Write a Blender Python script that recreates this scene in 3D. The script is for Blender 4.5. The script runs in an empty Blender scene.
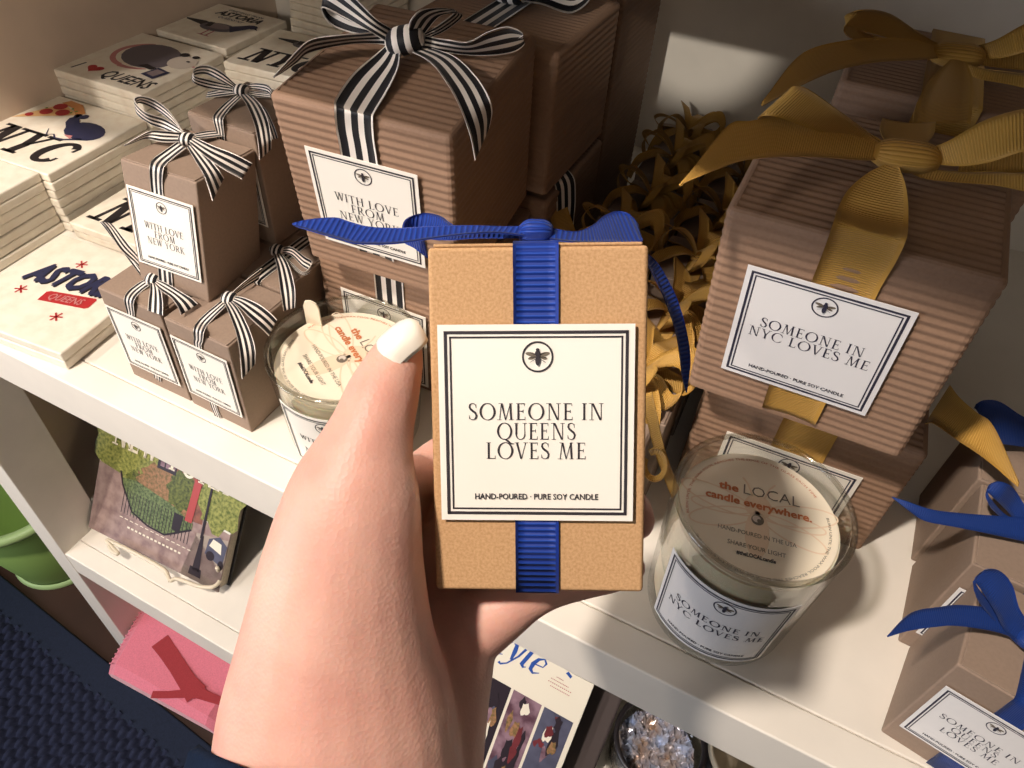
import bpy, bmesh, math, random
from mathutils import Vector, Matrix, Euler
PI = math.pi
random.seed(7)
SC = bpy.context.scene
COL = SC.collection
S = 0.86                      # height of the main shelf above the floor

# ------------------------------------------------------------------ camera
MR = [(0.8899123, 0.45382332, 0.04583113), (0.34671707, -0.60773309, -0.71445627), (-0.29638382, 0.65169386, -0.69817744)]
FPX, CXP, CYP = 725.264, 504.39, 359.32
CAM = Vector((0, 0, S + .42))
rows = [Vector(r) for r in MR]
fw = rows[2].normalized()
rt = (rows[0] - fw * rows[0].dot(fw)).normalized()
dn = fw.cross(rt)
def ray(u, v): return rt * ((u - CXP) / FPX) + dn * ((v - CYP) / FPX) + fw
def at_d(u, v, d): return CAM + ray(u, v) * d
def at_pl(u, v, p, n):
    r = ray(u, v); n = Vector(n)
    return CAM + r * (n.dot(Vector(p) - CAM) / n.dot(r))
def at_z(u, v, z): return at_pl(u, v, (0, 0, z), (0, 0, 1))
cd = bpy.data.cameras.new('camera'); cam = bpy.data.objects.new('camera', cd); COL.objects.link(cam)
cam.matrix_world = Matrix(((rt.x, -dn.x, -fw.x, CAM.x), (rt.y, -dn.y, -fw.y, CAM.y), (rt.z, -dn.z, -fw.z, CAM.z), (0, 0, 0, 1)))
cd.sensor_fit = 'HORIZONTAL'; cd.sensor_width = 36; cd.lens = 36 * FPX / 1024
cd.shift_x = (512 - CXP) / 1024; cd.shift_y = (CYP - 384) / 1024
cd.clip_start = .01
SC.camera = cam

# ------------------------------------------------------------------ materials
def lin(c):
    return tuple(((x / 255) / 12.92 if x / 255 <= .04045 else ((x / 255 + .055) / 1.055) ** 2.4) for x in c)
class N:
    def __init__(s, name):
        s.m = bpy.data.materials.new(name); s.m.use_nodes = True
        s.t = s.m.node_tree; s.b = s.t.nodes['Principled BSDF']; s.out = s.t.nodes['Material Output']
    def n(s, t, **k):
        o = s.t.nodes.new(t)
        for a, b in k.items():
            if a.startswith('i_'): o.inputs[int(a[2:]) if a[2:].isdigit() else a[2:]].default_value = b
            else: setattr(o, a, b)
        return o
    def l(s, a, b): s.t.links.new(a, b)
def mat(name, rgb, rough=.6, var=0, scale=40, bump=0, bscale=200, spec=.4, sheen=0, metal=0, sss=0, bdist=.001, rgb2=None):
    x = N(name); c = lin(rgb) + (1,)
    x.b.inputs['Base Color'].default_value = c; x.b.inputs['Roughness'].default_value = rough
    x.b.inputs['Specular IOR Level'].default_value = spec; x.b.inputs['Metallic'].default_value = metal
    if sheen: x.b.inputs['Sheen Weight'].default_value = sheen
    if sss:
        x.b.inputs['Subsurface Weight'].default_value = sss
        x.b.inputs['Subsurface Radius'].default_value = (1, .35, .2); x.b.inputs['Subsurface Scale'].default_value = .004
    tc = x.n('ShaderNodeTexCoord')
    if var:
        no = x.n('ShaderNodeTexNoise'); no.inputs['Scale'].default_value = scale; no.inputs['Detail'].default_value = 5
        x.l(tc.outputs['Object'], no.inputs['Vector'])
        mx = x.n('ShaderNodeMix', data_type='RGBA')
        c2 = lin(rgb2) + (1,) if rgb2 else tuple(v * (1 - var) for v in c[:3]) + (1,)
        mx.inputs[6].default_value = c; mx.inputs[7].default_value = c2
        mr = x.n('ShaderNodeMapRange'); mr.inputs[1].default_value = .38; mr.inputs[2].default_value = .68
        x.l(no.outputs[0], mr.inputs[0]); x.l(mr.outputs[0], mx.inputs[0]); x.l(mx.outputs[2], x.b.inputs['Base Color'])
    if bump:
        nb = x.n('ShaderNodeTexNoise'); nb.inputs['Scale'].default_value = bscale; nb.inputs['Detail'].default_value = 4
        x.l(tc.outputs['Object'], nb.inputs['Vector'])
        bp = x.n('ShaderNodeBump'); bp.inputs['Strength'].default_value = bump; bp.inputs['Distance'].default_value = bdist
        x.l(nb.outputs[0], bp.inputs['Height']); x.l(bp.outputs[0], x.b.inputs['Normal'])
    return x.m
def ribbon_mat(name, rgb, stripes=None, ribs=900, rgb2=None, rough=.55, strength=.5):
    """cloth ribbon: UV.x runs across (0..1), UV.y along in metres"""
    x = N(name); x.b.inputs['Roughness'].default_value = rough; x.b.inputs['Sheen Weight'].default_value = .06
    x.b.inputs['Specular IOR Level'].default_value = .35
    uv = x.n('ShaderNodeUVMap'); sp = x.n('ShaderNodeSeparateXYZ'); x.l(uv.outputs[0], sp.inputs[0])
    if stripes:
        cr = x.n('ShaderNodeValToRGB'); cr.color_ramp.interpolation = 'CONSTANT'
        e = cr.color_ramp.elements
        while len(e) > 1: e.remove(e[-1])
        for i, (p, c) in enumerate(stripes):
            k = e[0] if i == 0 else e.new(p)
            k.position = p; k.color = lin(c) + (1,)
        x.l(sp.outputs[0], cr.inputs[0]); x.l(cr.outputs[0], x.b.inputs['Base Color'])
    else:
        x.b.inputs['Base Color'].default_value = lin(rgb) + (1,)
        m0 = x.n('ShaderNodeMath', operation='MULTIPLY'); m0.inputs[1].default_value = ribs * 2 * PI
        x.l(sp.outputs[1], m0.inputs[0])
        m1 = x.n('ShaderNodeMath', operation='SINE'); x.l(m0.outputs[0], m1.inputs[0])
        a = x.n('ShaderNodeMath', operation='SUBTRACT'); a.inputs[1].default_value = .5; x.l(sp.outputs[0], a.inputs[0])
        ab = x.n('ShaderNodeMath', operation='ABSOLUTE'); x.l(a.outputs[0], ab.inputs[0])
        lt = x.n('ShaderNodeMath', operation='LESS_THAN'); lt.inputs[1].default_value = .43; x.l(ab.outputs[0], lt.inputs[0])
        m2 = x.n('ShaderNodeMath', operation='MULTIPLY'); x.l(m1.outputs[0], m2.inputs[0]); x.l(lt.outputs[0], m2.inputs[1])
        if rgb2:
            mr = x.n('ShaderNodeMapRange'); mr.inputs[1].default_value = .2; mr.inputs[2].default_value = 1
            x.l(m2.outputs[0], mr.inputs[0])
            mx = x.n('ShaderNodeMix', data_type='RGBA'); mx.inputs[6].default_value = lin(rgb) + (1,); mx.inputs[7].default_value = lin(rgb2) + (1,)
            x.l(mr.outputs[0], mx.inputs[0]); x.l(mx.outputs[2], x.b.inputs['Base Color'])
        bp = x.n('ShaderNodeBump'); bp.inputs['Strength'].default_value = strength; bp.inputs['Distance'].default_value = .0004
        x.l(m2.outputs[0], bp.inputs['Height']); x.l(bp.outputs[0], x.b.inputs['Normal'])
    return x.m
def glass_mat(name, tint=(1, 1, 1), rough=.03):
    x = N(name); x.t.nodes.remove(x.b)
    tr = x.n('ShaderNodeBsdfTransparent'); tr.inputs[0].default_value = tint + (1,)
    gl = x.n('ShaderNodeBsdfGlossy'); gl.inputs['Roughness'].default_value = rough
    lw = x.n('ShaderNodeLayerWeight'); pw = x.n('ShaderNodeMath', operation='POWER'); pw.inputs[1].default_value = 2.6; x.l(lw.outputs['Facing'], pw.inputs[0])
    fr = x.n('ShaderNodeMath', operation='MULTIPLY_ADD'); fr.inputs[1].default_value = .55; fr.inputs[2].default_value = .045; x.l(pw.outputs[0], fr.inputs[0])
    mx = x.n('ShaderNodeMixShader'); x.l(fr.outputs[0], mx.inputs[0]); x.l(tr.outputs[0], mx.inputs[1]); x.l(gl.outputs[0], mx.inputs[2])
    x.l(mx.outputs[0], x.out.inputs[0]); return x.m
BK, WH = (22, 20, 24), (236, 226, 214)
M = dict(
 paper=mat('label_paper', (248, 240, 226), .6, bump=.05, bscale=900),
 paper2=mat('label_paper_white', (238, 234, 230), .6),
 ink=mat('label_ink', (52, 46, 50), .6), ink2=mat('label_ink_blue', (52, 50, 66), .6), ink_soft=mat('label_ink_grey', (120, 108, 92), .6),
 kraft=mat('kraft_board', (206, 164, 120), .85, .2, 1300, .12, 2200, .12, rgb2=(186, 144, 100)),
 kraft_g=mat('kraft_board_grey', (154, 132, 114), .7, .08, 500, .1, 700, .25),
 corr=mat('corrugated_kraft', (156, 124, 100), .65, .1, 500, .1, 900, .3),
 blue=ribbon_mat('blue_grosgrain', (15, 46, 130), ribs=620, rgb2=(26, 70, 168)),
 blue_d=ribbon_mat('blue_ribbon', (16, 52, 122), ribs=900, strength=.3),
 gold=ribbon_mat('gold_grosgrain', (186, 140, 60), ribs=800, rgb2=(204, 158, 80)),
 stripe=ribbon_mat('striped_ribbon', WH, [(0, WH), (.05, BK), (.25, WH), (.41, BK), (.59, WH), (.75, BK), (.95, WH)]),
 glass=glass_mat('clear_glass', (.925, .93, .915)), glass_edge=glass_mat('glass_edge', (.84, .83, .80), .12), glass2=glass_mat('smoky_glass', (.8, .8, .78)),
 wax=mat('soy_wax', (238, 222, 190), .45, sss=.3), disc=mat('dust_cover_card', (244, 230, 204), .6),
 orange=mat('orange_print', (206, 124, 78), .6), peach=mat('peach_print', (238, 212, 180), .6),
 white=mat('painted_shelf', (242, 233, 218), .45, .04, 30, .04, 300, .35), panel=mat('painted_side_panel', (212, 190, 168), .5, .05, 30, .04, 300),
 tile=mat('coaster_stone', (240, 230, 210), .4, .06, 90, .06, 300, .4, rgb2=(232, 218, 196)),
 tile_side=mat('coaster_edge', (226, 208, 188), .6, .1, 120, .15, 300),
 navy=mat('print_navy', (44, 46, 74), .5), black=mat('print_black', (34, 30, 32), .5), red=mat('print_red', (178, 44, 46), .5),
 pgrey=mat('print_grey', (104, 96, 102), .5), pmid=mat('print_mid_grey', (140, 124, 124), .5), ppink=mat('print_pink', (196, 128, 124), .5), crust=mat('print_crust', (206, 138, 78), .5),
 cheese=mat('print_cheese', (236, 190, 130), .5), pale=mat('print_pale', (214, 200, 184), .5), green=mat('print_green', (110, 140, 52), .5),
 skin=None, nail=mat('cream_nail_polish', (250, 240, 222), .25, spec=.5),
 sleeve=mat('dark_sleeve_knit', (20, 32, 52), .9, .2, 300, .25, 1200, .1),
 felt=mat('pink_felt', (236, 132, 148), .95, .12, 500, .5, 900, .1, sheen=.5), feltd=mat('dark_red_bands', (170, 62, 66), .95, .12, 500, .4, 900, .1, sheen=.3),
 bucket=mat('green_plastic', (146, 178, 96), .4), bucketr=mat('pale_green_plastic', (182, 210, 140), .4),
 floor=mat('dark_wood_floor', (70, 46, 36), .5, .3, 8, .1, 60), rugb=mat('rug_binding', (32, 40, 60), .9, .2, 300, .4, 700),
 wire=mat('ivory_wire', (226, 212, 186), .35), grey=mat('dark_grey_board', (84, 74, 72), .6), dark=mat('black_cloth_cover', (34, 30, 32), .6),
 pages=mat('page_edges', (206, 192, 170), .8, .2, 400),
 c_sky=mat('cover_sky', (224, 220, 206), .35), c_leaf=mat('cover_leaves', (112, 118, 58), .35, .5, 260, rgb2=(52, 60, 34)), c_leaf2=mat('cover_yellow_leaves', (158, 158, 88), .35, .5, 240, rgb2=(84, 96, 44)),
 c_brick=mat('cover_brick', (146, 94, 78), .35, .5, 120, rgb2=(104, 70, 62)), c_blossom=mat('cover_rust_leaves', (166, 122, 88), .35, .4, 260, rgb2=(104, 92, 54)), c_walk=mat('cover_pavement', (168, 144, 136), .35, .3, 70, rgb2=(132, 108, 106)),
 c_road=mat('cover_road', (176, 160, 146), .35, .25, 40), c_dark=mat('cover_dark', (50, 42, 48), .35), c_fence=mat('cover_hedge', (120, 134, 88), .35, .5, 320, rgb2=(58, 72, 46)), c_flag=mat('cover_flag', (176, 76, 74), .35), c_white=mat('cover_white', (236, 226, 204), .35),
 c_blue=mat('cover_blue', (48, 84, 160), .35), c_mauve=mat('cover_mauve', (150, 120, 130), .35, .4, 60, rgb2=(90, 60, 70)), c_maroon=mat('cover_maroon', (120, 54, 58), .35, .3, 60), c_slate=mat('cover_slate', (92, 92, 110), .35, .3, 60),
 foil=mat('iridescent_foil', (206, 216, 236), .25, .8, 45, metal=.6, rgb2=(206, 178, 150)), rim=mat('dark_rim', (36, 32, 34), .3), cream=mat('cream_ceramic', (236, 222, 198), .3),
)
def skin_mat():
    x = N('skin'); b = x.b
    b.inputs['Roughness'].default_value = .48; b.inputs['Specular IOR Level'].default_value = .4
    b.inputs['Subsurface Weight'].default_value = .25; b.inputs['Subsurface Radius'].default_value = (1, .35, .2); b.inputs['Subsurface Scale'].default_value = .004
    tc = x.n('ShaderNodeTexCoord')
    n1 = x.n('ShaderNodeTexNoise'); n1.inputs['Scale'].default_value = 34; n1.inputs['Detail'].default_value = 3; x.l(tc.outputs['Object'], n1.inputs['Vector'])
    mx = x.n('ShaderNodeMix', data_type='RGBA'); mx.inputs[6].default_value = lin((230, 180, 160)) + (1,); mx.inputs[7].default_value = lin((216, 158, 140)) + (1,)
    mr = x.n('ShaderNodeMapRange'); mr.inputs[1].default_value = .35; mr.inputs[2].default_value = .7; x.l(n1.outputs[0], mr.inputs[0]); x.l(mr.outputs[0], mx.inputs[0])
    x.l(mx.outputs[2], b.inputs['Base Color'])
    n2 = x.n('ShaderNodeTexVoronoi'); n2.inputs['Scale'].default_value = 900; x.l(tc.outputs['Object'], n2.inputs['Vector'])
    mp = x.n('ShaderNodeMapping'); mp.inputs['Scale'].default_value = (60, 60, 260); mp.inputs['Rotation'].default_value = (.5, .3, .2); x.l(tc.outputs['Object'], mp.inputs[0])
    n3 = x.n('ShaderNodeTexNoise'); n3.inputs['Scale'].default_value = 1; n3.inputs['Detail'].default_value = 3; x.l(mp.outputs[0], n3.inputs['Vector'])
    b0 = x.n('ShaderNodeBump'); b0.inputs['Strength'].default_value = .11; b0.inputs['Distance'].default_value = .0012; x.l(n3.outputs[0], b0.inputs['Height'])
    bp = x.n('ShaderNodeBump'); bp.inputs['Strength'].default_value = .16; bp.inputs['Distance'].default_value = .0006; x.l(b0.outputs[0], bp.inputs['Normal'])
    x.l(n2.outputs[0], bp.inputs['Height']); x.l(bp.outputs[0], b.inputs['Normal'])
    return x.m
M['skin'] = skin_mat()
def rug_mat():
    x = N('navy_woven_rug'); b = x.b; b.inputs['Roughness'].default_value = .9; b.inputs['Specular IOR Level'].default_value = .15
    b.inputs['Base Color'].default_value = lin((46, 50, 70)) + (1,)
    return x.m
M['rug'] = rug_mat()

# ------------------------------------------------------------------ mesh builder
class MB:
    def __init__(s): s.v = []; s.f = []; s.m = []; s.uv = []; s.names = []
    def mi(s, m):
        if m not in s.names: s.names.append(m)
        return s.names.index(m)
    def add(s, pts, faces, m, uvs=None):
        o = len(s.v); s.v += [Vector(p) for p in pts]; k = s.mi(m)
        for f in faces:
            s.f.append(tuple(o + i for i in f)); s.m.append(k)
            s.uv.append([uvs[i] for i in f] if uvs else [(0, 0)] * len(f))
    def poly(s, pts, m): s.add(pts, [tuple(range(len(pts)))], m)
    def box(s, a, b, m):
        x0, y0, z0 = a; x1, y1, z1 = b
        s.add([(x0, y0, z0), (x1, y0, z0), (x1, y1, z0), (x0, y1, z0), (x0, y0, z1), (x1, y0, z1), (x1, y1, z1), (x0, y1, z1)],
              [(0, 3, 2, 1), (4, 5, 6, 7), (0, 1, 5, 4), (1, 2, 6, 5), (2, 3, 7, 6), (3, 0, 4, 7)], m)
    def hexa(s, p8, m): s.add(p8, [(0, 3, 2, 1), (4, 5, 6, 7), (0, 1, 5, 4), (1, 2, 6, 5), (2, 3, 7, 6), (3, 0, 4, 7)], m)
    def tube(s, pts, r, m, n=8, cap=True):
        pts = [Vector(p) for p in pts]; rs = r if isinstance(r, (list, tuple)) else [r] * len(pts)
        rings = []; up = None
        for i, p in enumerate(pts):
            t = (pts[min(i + 1, len(pts) - 1)] - pts[max(i - 1, 0)]).normalized()
            if up is None: up = Vector((0, 0, 1)) if abs(t.z) < .9 else Vector((1, 0, 0))
            a = t.cross(up).normalized(); up = a.cross(t).normalized()
            rings.append([p + (a * math.cos(2 * PI * k / n) + up * math.sin(2 * PI * k / n)) * rs[i] for k in range(n)])
        vs = [q for rg in rings for q in rg]
        fs = [(i * n + k, i * n + (k + 1) % n, (i + 1) * n + (k + 1) % n, (i + 1) * n + k) for i in range(len(pts) - 1) for k in range(n)]
        if cap: fs += [tuple(range(n))[::-1], tuple((len(pts) - 1) * n + k for k in range(n))]
        s.add(vs, fs, m)
    def lathe(s, prof, m, n=64, c=(0, 0, 0)):
        c = Vector(c); vs = []
        for r, z in prof: vs += [c + Vector((r * math.cos(2 * PI * k / n), r * math.sin(2 * PI * k / n), z)) for k in range(n)]
        fs = [(i * n + k, i * n + (k + 1) % n, (i + 1) * n + (k + 1) % n, (i + 1) * n + k) for i in range(len(prof) - 1) for k in range(n)]
        s.add(vs, fs, m)
    def build(s, name, parent=None, smooth=False, xf=None, bevel=0):
        me = bpy.data.meshes.new(name)
        me.from_pydata([xf @ p for p in s.v] if xf else s.v, [], s.f)
        for k in s.names: me.materials.append(M[k])
        me.polygons.foreach_set('material_index', s.m)
        ul = me.uv_layers.new(name='UVMap')
        ul.data.foreach_set('uv', [c for f in s.uv for q in f for c in q])
        if smooth: me.polygons.foreach_set('use_smooth', [True] * len(me.polygons))
        me.update()
        o = bpy.data.objects.new(name, me); COL.objects.link(o)
        if parent is not None: o.parent = parent
        if bevel:
            b = o.modifiers.new('bevel', 'BEVEL'); b.width = bevel; b.segments = 3; b.limit_method = 'ANGLE'; b.angle_limit = 1.0
            me.polygons.foreach_set('use_smooth', [True] * len(me.polygons))
            w = o.modifiers.new('wn', 'WEIGHTED_NORMAL'); w.keep_sharp = True
        return o
def tag(o, label=None, cat=None, group=None, kind=None):
    if label: o['label'] = label
    if cat: o['category'] = cat
    if group: o['group'] = group
    if kind: o['kind'] = kind
    return o
def thing(name, label, cat, mw=None, group=None):
    o = bpy.data.objects.new(name, None); o.empty_display_size = .02; COL.objects.link(o)
    if mw is not None: o.matrix_world = mw
    return tag(o, label, cat, group)
def xform(x, y, z, rz=0, rx=0, ry=0): return Matrix.Translation((x, y, z)) @ Euler((rx, ry, rz), 'XYZ').to_matrix().to_4x4()

# ------------------------------------------------------------------ lettering
def stroke(pts, ws):
    """list of quads along a path of varying width"""
    out = []; n = len(pts); L = []
    for i in range(n):
        a = pts[max(i - 1, 0)]; b = pts[min(i + 1, n - 1)]
        dx, dy = b[0] - a[0], b[1] - a[1]; l = math.hypot(dx, dy) or 1
        nx, ny = -dy / l, dx / l; w = (ws[i] if isinstance(ws, (list, tuple)) else ws) / 2
        L.append(((pts[i][0] + nx * w, pts[i][1] + ny * w), (pts[i][0] - nx * w, pts[i][1] - ny * w)))
    for i in range(n - 1): out.append([L[i][1], L[i + 1][1], L[i + 1][0], L[i][0]])
    return out
def arc(cx, cy, rx, ry, a0, a1, tk, tn, n=20):
    out = []
    for i in range(n):
        q = []
        for a, inner in ((a0 + (a1 - a0) * i / n, 0), (a0 + (a1 - a0) * (i + 1) / n, 0), (a0 + (a1 - a0) * (i + 1) / n, 1), (a0 + (a1 - a0) * i / n, 1)):
            c, s_ = math.cos(math.radians(a)), math.sin(math.radians(a))
            q.append((cx + (rx - inner * tk) * c, cy + (ry - inner * tn) * s_))
        out.append(q)
    return out
def glyph(ch, T, t, sh):
    """serif capital, cap height 1 -> (polygons, advance). T thick, t thin, sh serif height"""
    sv = T * .75 + .05
    def st(x0, x1, w, y0=0, y1=1): return [[(x0 - w / 2, y0), (x0 + w / 2, y0), (x1 + w / 2, y1), (x1 - w / 2, y1)]]
    def sf(x, y, l=1, r=1): return [[(x - sv * l, y), (x + sv * r, y), (x + sv * r, y + sh), (x - sv * l, y + sh)]]
    def hb(x0, x1, y): return [[(x0, y), (x1, y), (x1, y + t), (x0, y + t)]]
    top = 1 - sh
    def vs(x, y, d):
        return [[(x, y), (x + sh, y), (x + sh, y + d), (x, y + d)]] if d > 0 else [[(x, y + d), (x + sh, y + d), (x + sh, y), (x, y)]]
    if ch == ' ': return [], .38
    if ch == 'I': return st(.15, .15, T) + sf(.15, 0) + sf(.15, top), .36
    if ch == 'H': return st(.18, .18, T) + st(.72, .72, T) + hb(.18, .72, .49) + sf(.18, 0) + sf(.18, top) + sf(.72, 0) + sf(.72, top), .93
    if ch == 'T': return st(.38, .38, T) + sf(.38, 0) + hb(.03, .73, 1 - t) + vs(.03, 1, -.17) + vs(.73 - sh, 1, -.17), .78
    if ch == 'L': return st(.17, .17, T) + sf(.17, 0) + sf(.17, top) + hb(.17, .6, 0) + vs(.6 - sh, 0, .2), .64
    if ch == 'E': return st(.17, .17, T) + sf(.17, 0, 1, 0) + sf(.17, top, 1, 0) + hb(.17, .6, 0) + hb(.17, .57, 1 - t) + hb(.17, .48, .5) + vs(.6 - sh, 0, .2) + vs(.57 - sh, 1, -.17) + vs(.48 - sh, .42, .2), .68
    if ch == 'F': return st(.17, .17, T) + sf(.17, 0) + sf(.17, top, 1, 0) + hb(.17, .57, 1 - t) + hb(.17, .48, .5) + vs(.57 - sh, 1, -.17) + vs(.48 - sh, .42, .2), .62
    if ch == 'N': return st(.2, .2, t) + st(.78, .78, t) + [[(.2 - t / 2, 1), (.78 - T * .8, 0), (.78 + t / 2, 0), (.2 + T * .9, 1)]] + sf(.2, 0) + sf(.14, top, .9, .2) + sf(.78, top), 1.0
    if ch == 'M': return [[(.12, 0), (.12 + t, 0), (.24 + t, 1), (.24, 1)]] + [[(.22, 1), (.22 + T * 1.05, 1), (.52 + T * .3, 0), (.5 - t * .2, 0)]] + [[(.5, 0), (.5 + t, 0), (.8 + t, 1), (.8, 1)]] + [[(.88 - T / 2, 0), (.88 + T / 2, 0), (.82 + T / 2, 1), (.82 - T / 2, 1)]] + sf(.13, 0) + sf(.88, 0) + sf(.22, top, .9, .2) + sf(.84, top, .2, .9), 1.1
    if ch == 'V': return st(.4, .13, T * .95) + st(.42, .7, t) + sf(.13, top) + sf(.7, top), .84
    if ch == 'W': return st(.33, .12, T * .95) + st(.34, .54, t) + st(.75, .54, T * .95) + st(.77, .98, t) + sf(.12, top) + sf(.54, top, .9, .7) + sf(.98, top), 1.12
    if ch == 'Y': return st(.38, .38, T, 0, .46) + st(.38, .12, T * .95, .42, 1) + st(.4, .67, t, .42, 1) + sf(.38, 0) + sf(.12, top) + sf(.67, top), .79
    if ch == 'K': return st(.18, .18, T) + sf(.18, 0) + sf(.18, top) + st(.22, .64, t, .42, 1) + st(.72, .34, T * .95, 0, .58) + sf(.64, top) + sf(.74, 0), .85
    if ch == 'R': return st(.18, .18, T) + sf(.18, 0) + sf(.18, top, 1, 0) + hb(.18, .4, 1 - t) + hb(.18, .4, .46) + arc(.38, .73, .26, .27, -90, 90, T, t) + [[(.34, .48), (.34 + T, .48), (.8, 0), (.8 - T * 1.15, 0)]] + sf(.74, 0, .3, .9), .84
    if ch == 'U': return st(.17, .17, T, .3) + st(.73, .73, t, .3) + [[(x, y) for x, y in q] for q in arc(.44 + (T - t) * .12, .33, .27 + T / 2, .35, 180, 360, (T + t) / 2, t)] + sf(.17, top) + sf(.73, top), .92
    if ch == 'C': return arc(.53, .5, .49, .52, 42, 318, T * 1.1, t) + vs(.9 - sh, .86, -.2) + vs(.9 - sh, .14, .18), .98
    if ch == 'O': return arc(.55, .5, .51, .52, 0, 360, T * 1.1, t, 32), 1.1
    if ch == 'Q': return arc(.55, .5, .51, .52, 0, 360, T * 1.1, t, 32) + stroke([(.5, .04), (.72, -.06), (.96, -.24), (1.2, -.27)], [t, T, T * .8, t * .5]), 1.1
    if ch == 'S': return stroke([(.5, .8), (.46, .92), (.36, .985), (.25, .985), (.13, .92), (.1, .77), (.16, .65), (.3, .54), (.45, .43), (.53, .28), (.49, .11), (.36, .015), (.24, .015), (.12, .08), (.07, .24)], [t * .7, t, t, t * 1.1, T * .8, T, T * 1.05, T * 1.1, T * 1.05, T, T * .9, t, t, t, t * .7]) + vs(.5 - sh / 2, .72, .22) + vs(.06, .06, .22), .62
    return [], .5
def serif_text(body, T=.125, t=.05, sh=.03, track=.06):
    x = 0; out = []
    for ch in body:
        ps, ad = glyph(ch, T, t, sh)
        out += [[(px + x, py) for px, py in q] for q in ps]; x += ad + track
    return out, x - track
_fc = {}
def sans_text(body, bold=0, shear=0):
    """built-in sans lettering as polygons, cap height 1"""
    k = (body, bold, shear)
    if k not in _fc:
        cu = bpy.data.curves.new('lettering', 'FONT'); cu.body = body; cu.size = 1.37; cu.offset = min(bold, 0); cu.shear = shear; cu.resolution_u = 2
        o = bpy.data.objects.new('lettering', cu); COL.objects.link(o)
        dg = bpy.context.evaluated_depsgraph_get(); me = bpy.data.meshes.new_from_object(o.evaluated_get(dg))
        ps = [[(me.vertices[i].co.x, me.vertices[i].co.y) for i in p.vertices] for p in me.polygons]
        xs = [q[0] for p in ps for q in p] or [0]
        _fc[k] = ([[(x - min(xs), y) for x, y in p] for p in ps], max(xs) - min(xs))
        bpy.data.objects.remove(o); bpy.data.curves.remove(cu); bpy.data.meshes.remove(me)
    return _fc[k]
def put(polys, width, cx, y, h, fit=None, rot=0, align='c'):
    """place lettering: centred on cx, baseline y, cap height h, optional total width"""
    sx = (fit / width) if fit else h
    x0 = cx - sx * width / 2 if align == 'c' else cx
    out = [[(x0 + px * sx, y + py * h) for px, py in q] for q in polys]
    if rot:
        c, s_ = math.cos(rot), math.sin(rot)
        out = [[(cx + (a - cx) * c - (b - y) * s_, y + (a - cx) * s_ + (b - y) * c) for a, b in q] for q in out]
    return out
def ell(cx, cy, rx, ry, rot=0, n=18, a0=0, a1=360):
    c, s_ = math.cos(math.radians(rot)), math.sin(math.radians(rot)); o = []
    full = abs(a1 - a0) >= 360
    for i in range(n if full else n + 1):
        a = math.radians(a0 + (a1 - a0) * i / n); x, y = rx * math.cos(a), ry * math.sin(a)
        o.append((cx + x * c - y * s_, cy + x * s_ + y * c))
    return o
def text_on(art, body, cx, y, h, m, z=1, fit=None, bold=0, shear=0, rot=0):
    ps, wd = sans_text(body, min(bold, 0), shear)
    b = max(bold, 0); offs = [(0, 0)] if b == 0 else [(-b, 0), (b, 0), (0, -b), (0, b), (-b * .7, b * .7), (b * .7, -b * .7)]
    for k, (dx, dy) in enumerate(offs): art.add(put([[(px + dx, py + dy) for px, py in q] for q in ps], wd, cx, y, h, fit, rot), m, z + .1 * k)
class Art:
    """flat print on a local (x,y) plane; mapped later onto a surface"""
    def __init__(s): s.p = []
    def add(s, polys, m, z=1):
        for q in polys: s.p.append((q, m, z))
        return s
def bee(art, cx, cy, r, dark='ink', soft='ink_soft'):
    art.add(arc(cx, cy, r, r, 0, 360, r * .12, r * .12, 36), dark)
    for s_ in (-1, 1):
        art.add([ell(cx + s_ * r * .42, cy + r * .16, r * .36, r * .13, s_ * 12)], soft, 1)
        art.add([ell(cx + s_ * r * .36, cy - r * .06, r * .26, r * .1, -s_ * 18)], soft, 1)
        for k in range(3): art.add([ [(cx + s_ * r * .12, cy + r * (.1 - .12 * k)), (cx + s_ * r * .12, cy + r * (.14 - .12 * k)), (cx + s_ * r * .5, cy + r * (.3 - .32 * k)), (cx + s_ * r * .5, cy + r * (.27 - .32 * k))]], dark, 2)
    art.add([ell(cx, cy - r * .2, r * .16, r * .36)], dark, 3); art.add([ell(cx, cy + r * .22, r * .17, r * .2)], dark, 3); art.add([ell(cx, cy + r * .46, r * .12, r * .1)], dark, 3)
def label_art(w, h, lines, dark='ink', lh=.085, gap=.1, bottom=True, T=.125, t=.05):
    """label print in local coords 0..w x 0..h; lh etc. as a share of h"""
    a = Art()
    for ins, tk in ((.032 * w, .016 * w), (.060 * w, .009 * w)):
        x0, y0, x1, y1 = ins, ins, w - ins, h - ins
        a.add([[(x0, y0), (x1, y0), (x1, y0 + tk), (x0, y0 + tk)], [(x0, y1 - tk), (x1, y1 - tk), (x1, y1), (x0, y1)], [(x0, y0), (x0 + tk, y0), (x0 + tk, y1), (x0, y1)], [(x1 - tk, y0), (x1, y0), (x1, y1), (x1 - tk, y1)]], dark)
    bee(a, w * .51, h * .84, w * .08, dark)
    for i, (tx, wid) in enumerate(lines):
        ps, wd = serif_text(tx, T, t); a.add(put(ps, wd, w * .5, h * (.522 - i * gap), h * lh, fit=w * wid), dark)
    if bottom:
        text_on(a, 'HAND-POURED · PURE SOY CANDLE', w * .5, h * .112, h * .031, dark, 1, w * .64, .03)
    return a
T_NY = [('WITH LOVE', .60), ('FROM', .32), ('NEW YORK', .58)]
T_NYC = [('SOMEONE IN', .66), ('NYC LOVES ME', .78)]
T_QU = [('SOMEONE IN', .70), ('QUEENS', .41), ('LOVES ME', .52)]
def print_on(mb, art, fmap, eps=.00018):
    for q, m, z in art.p: mb.poly([fmap(x, y, eps * z) for x, y in q], m)
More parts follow.
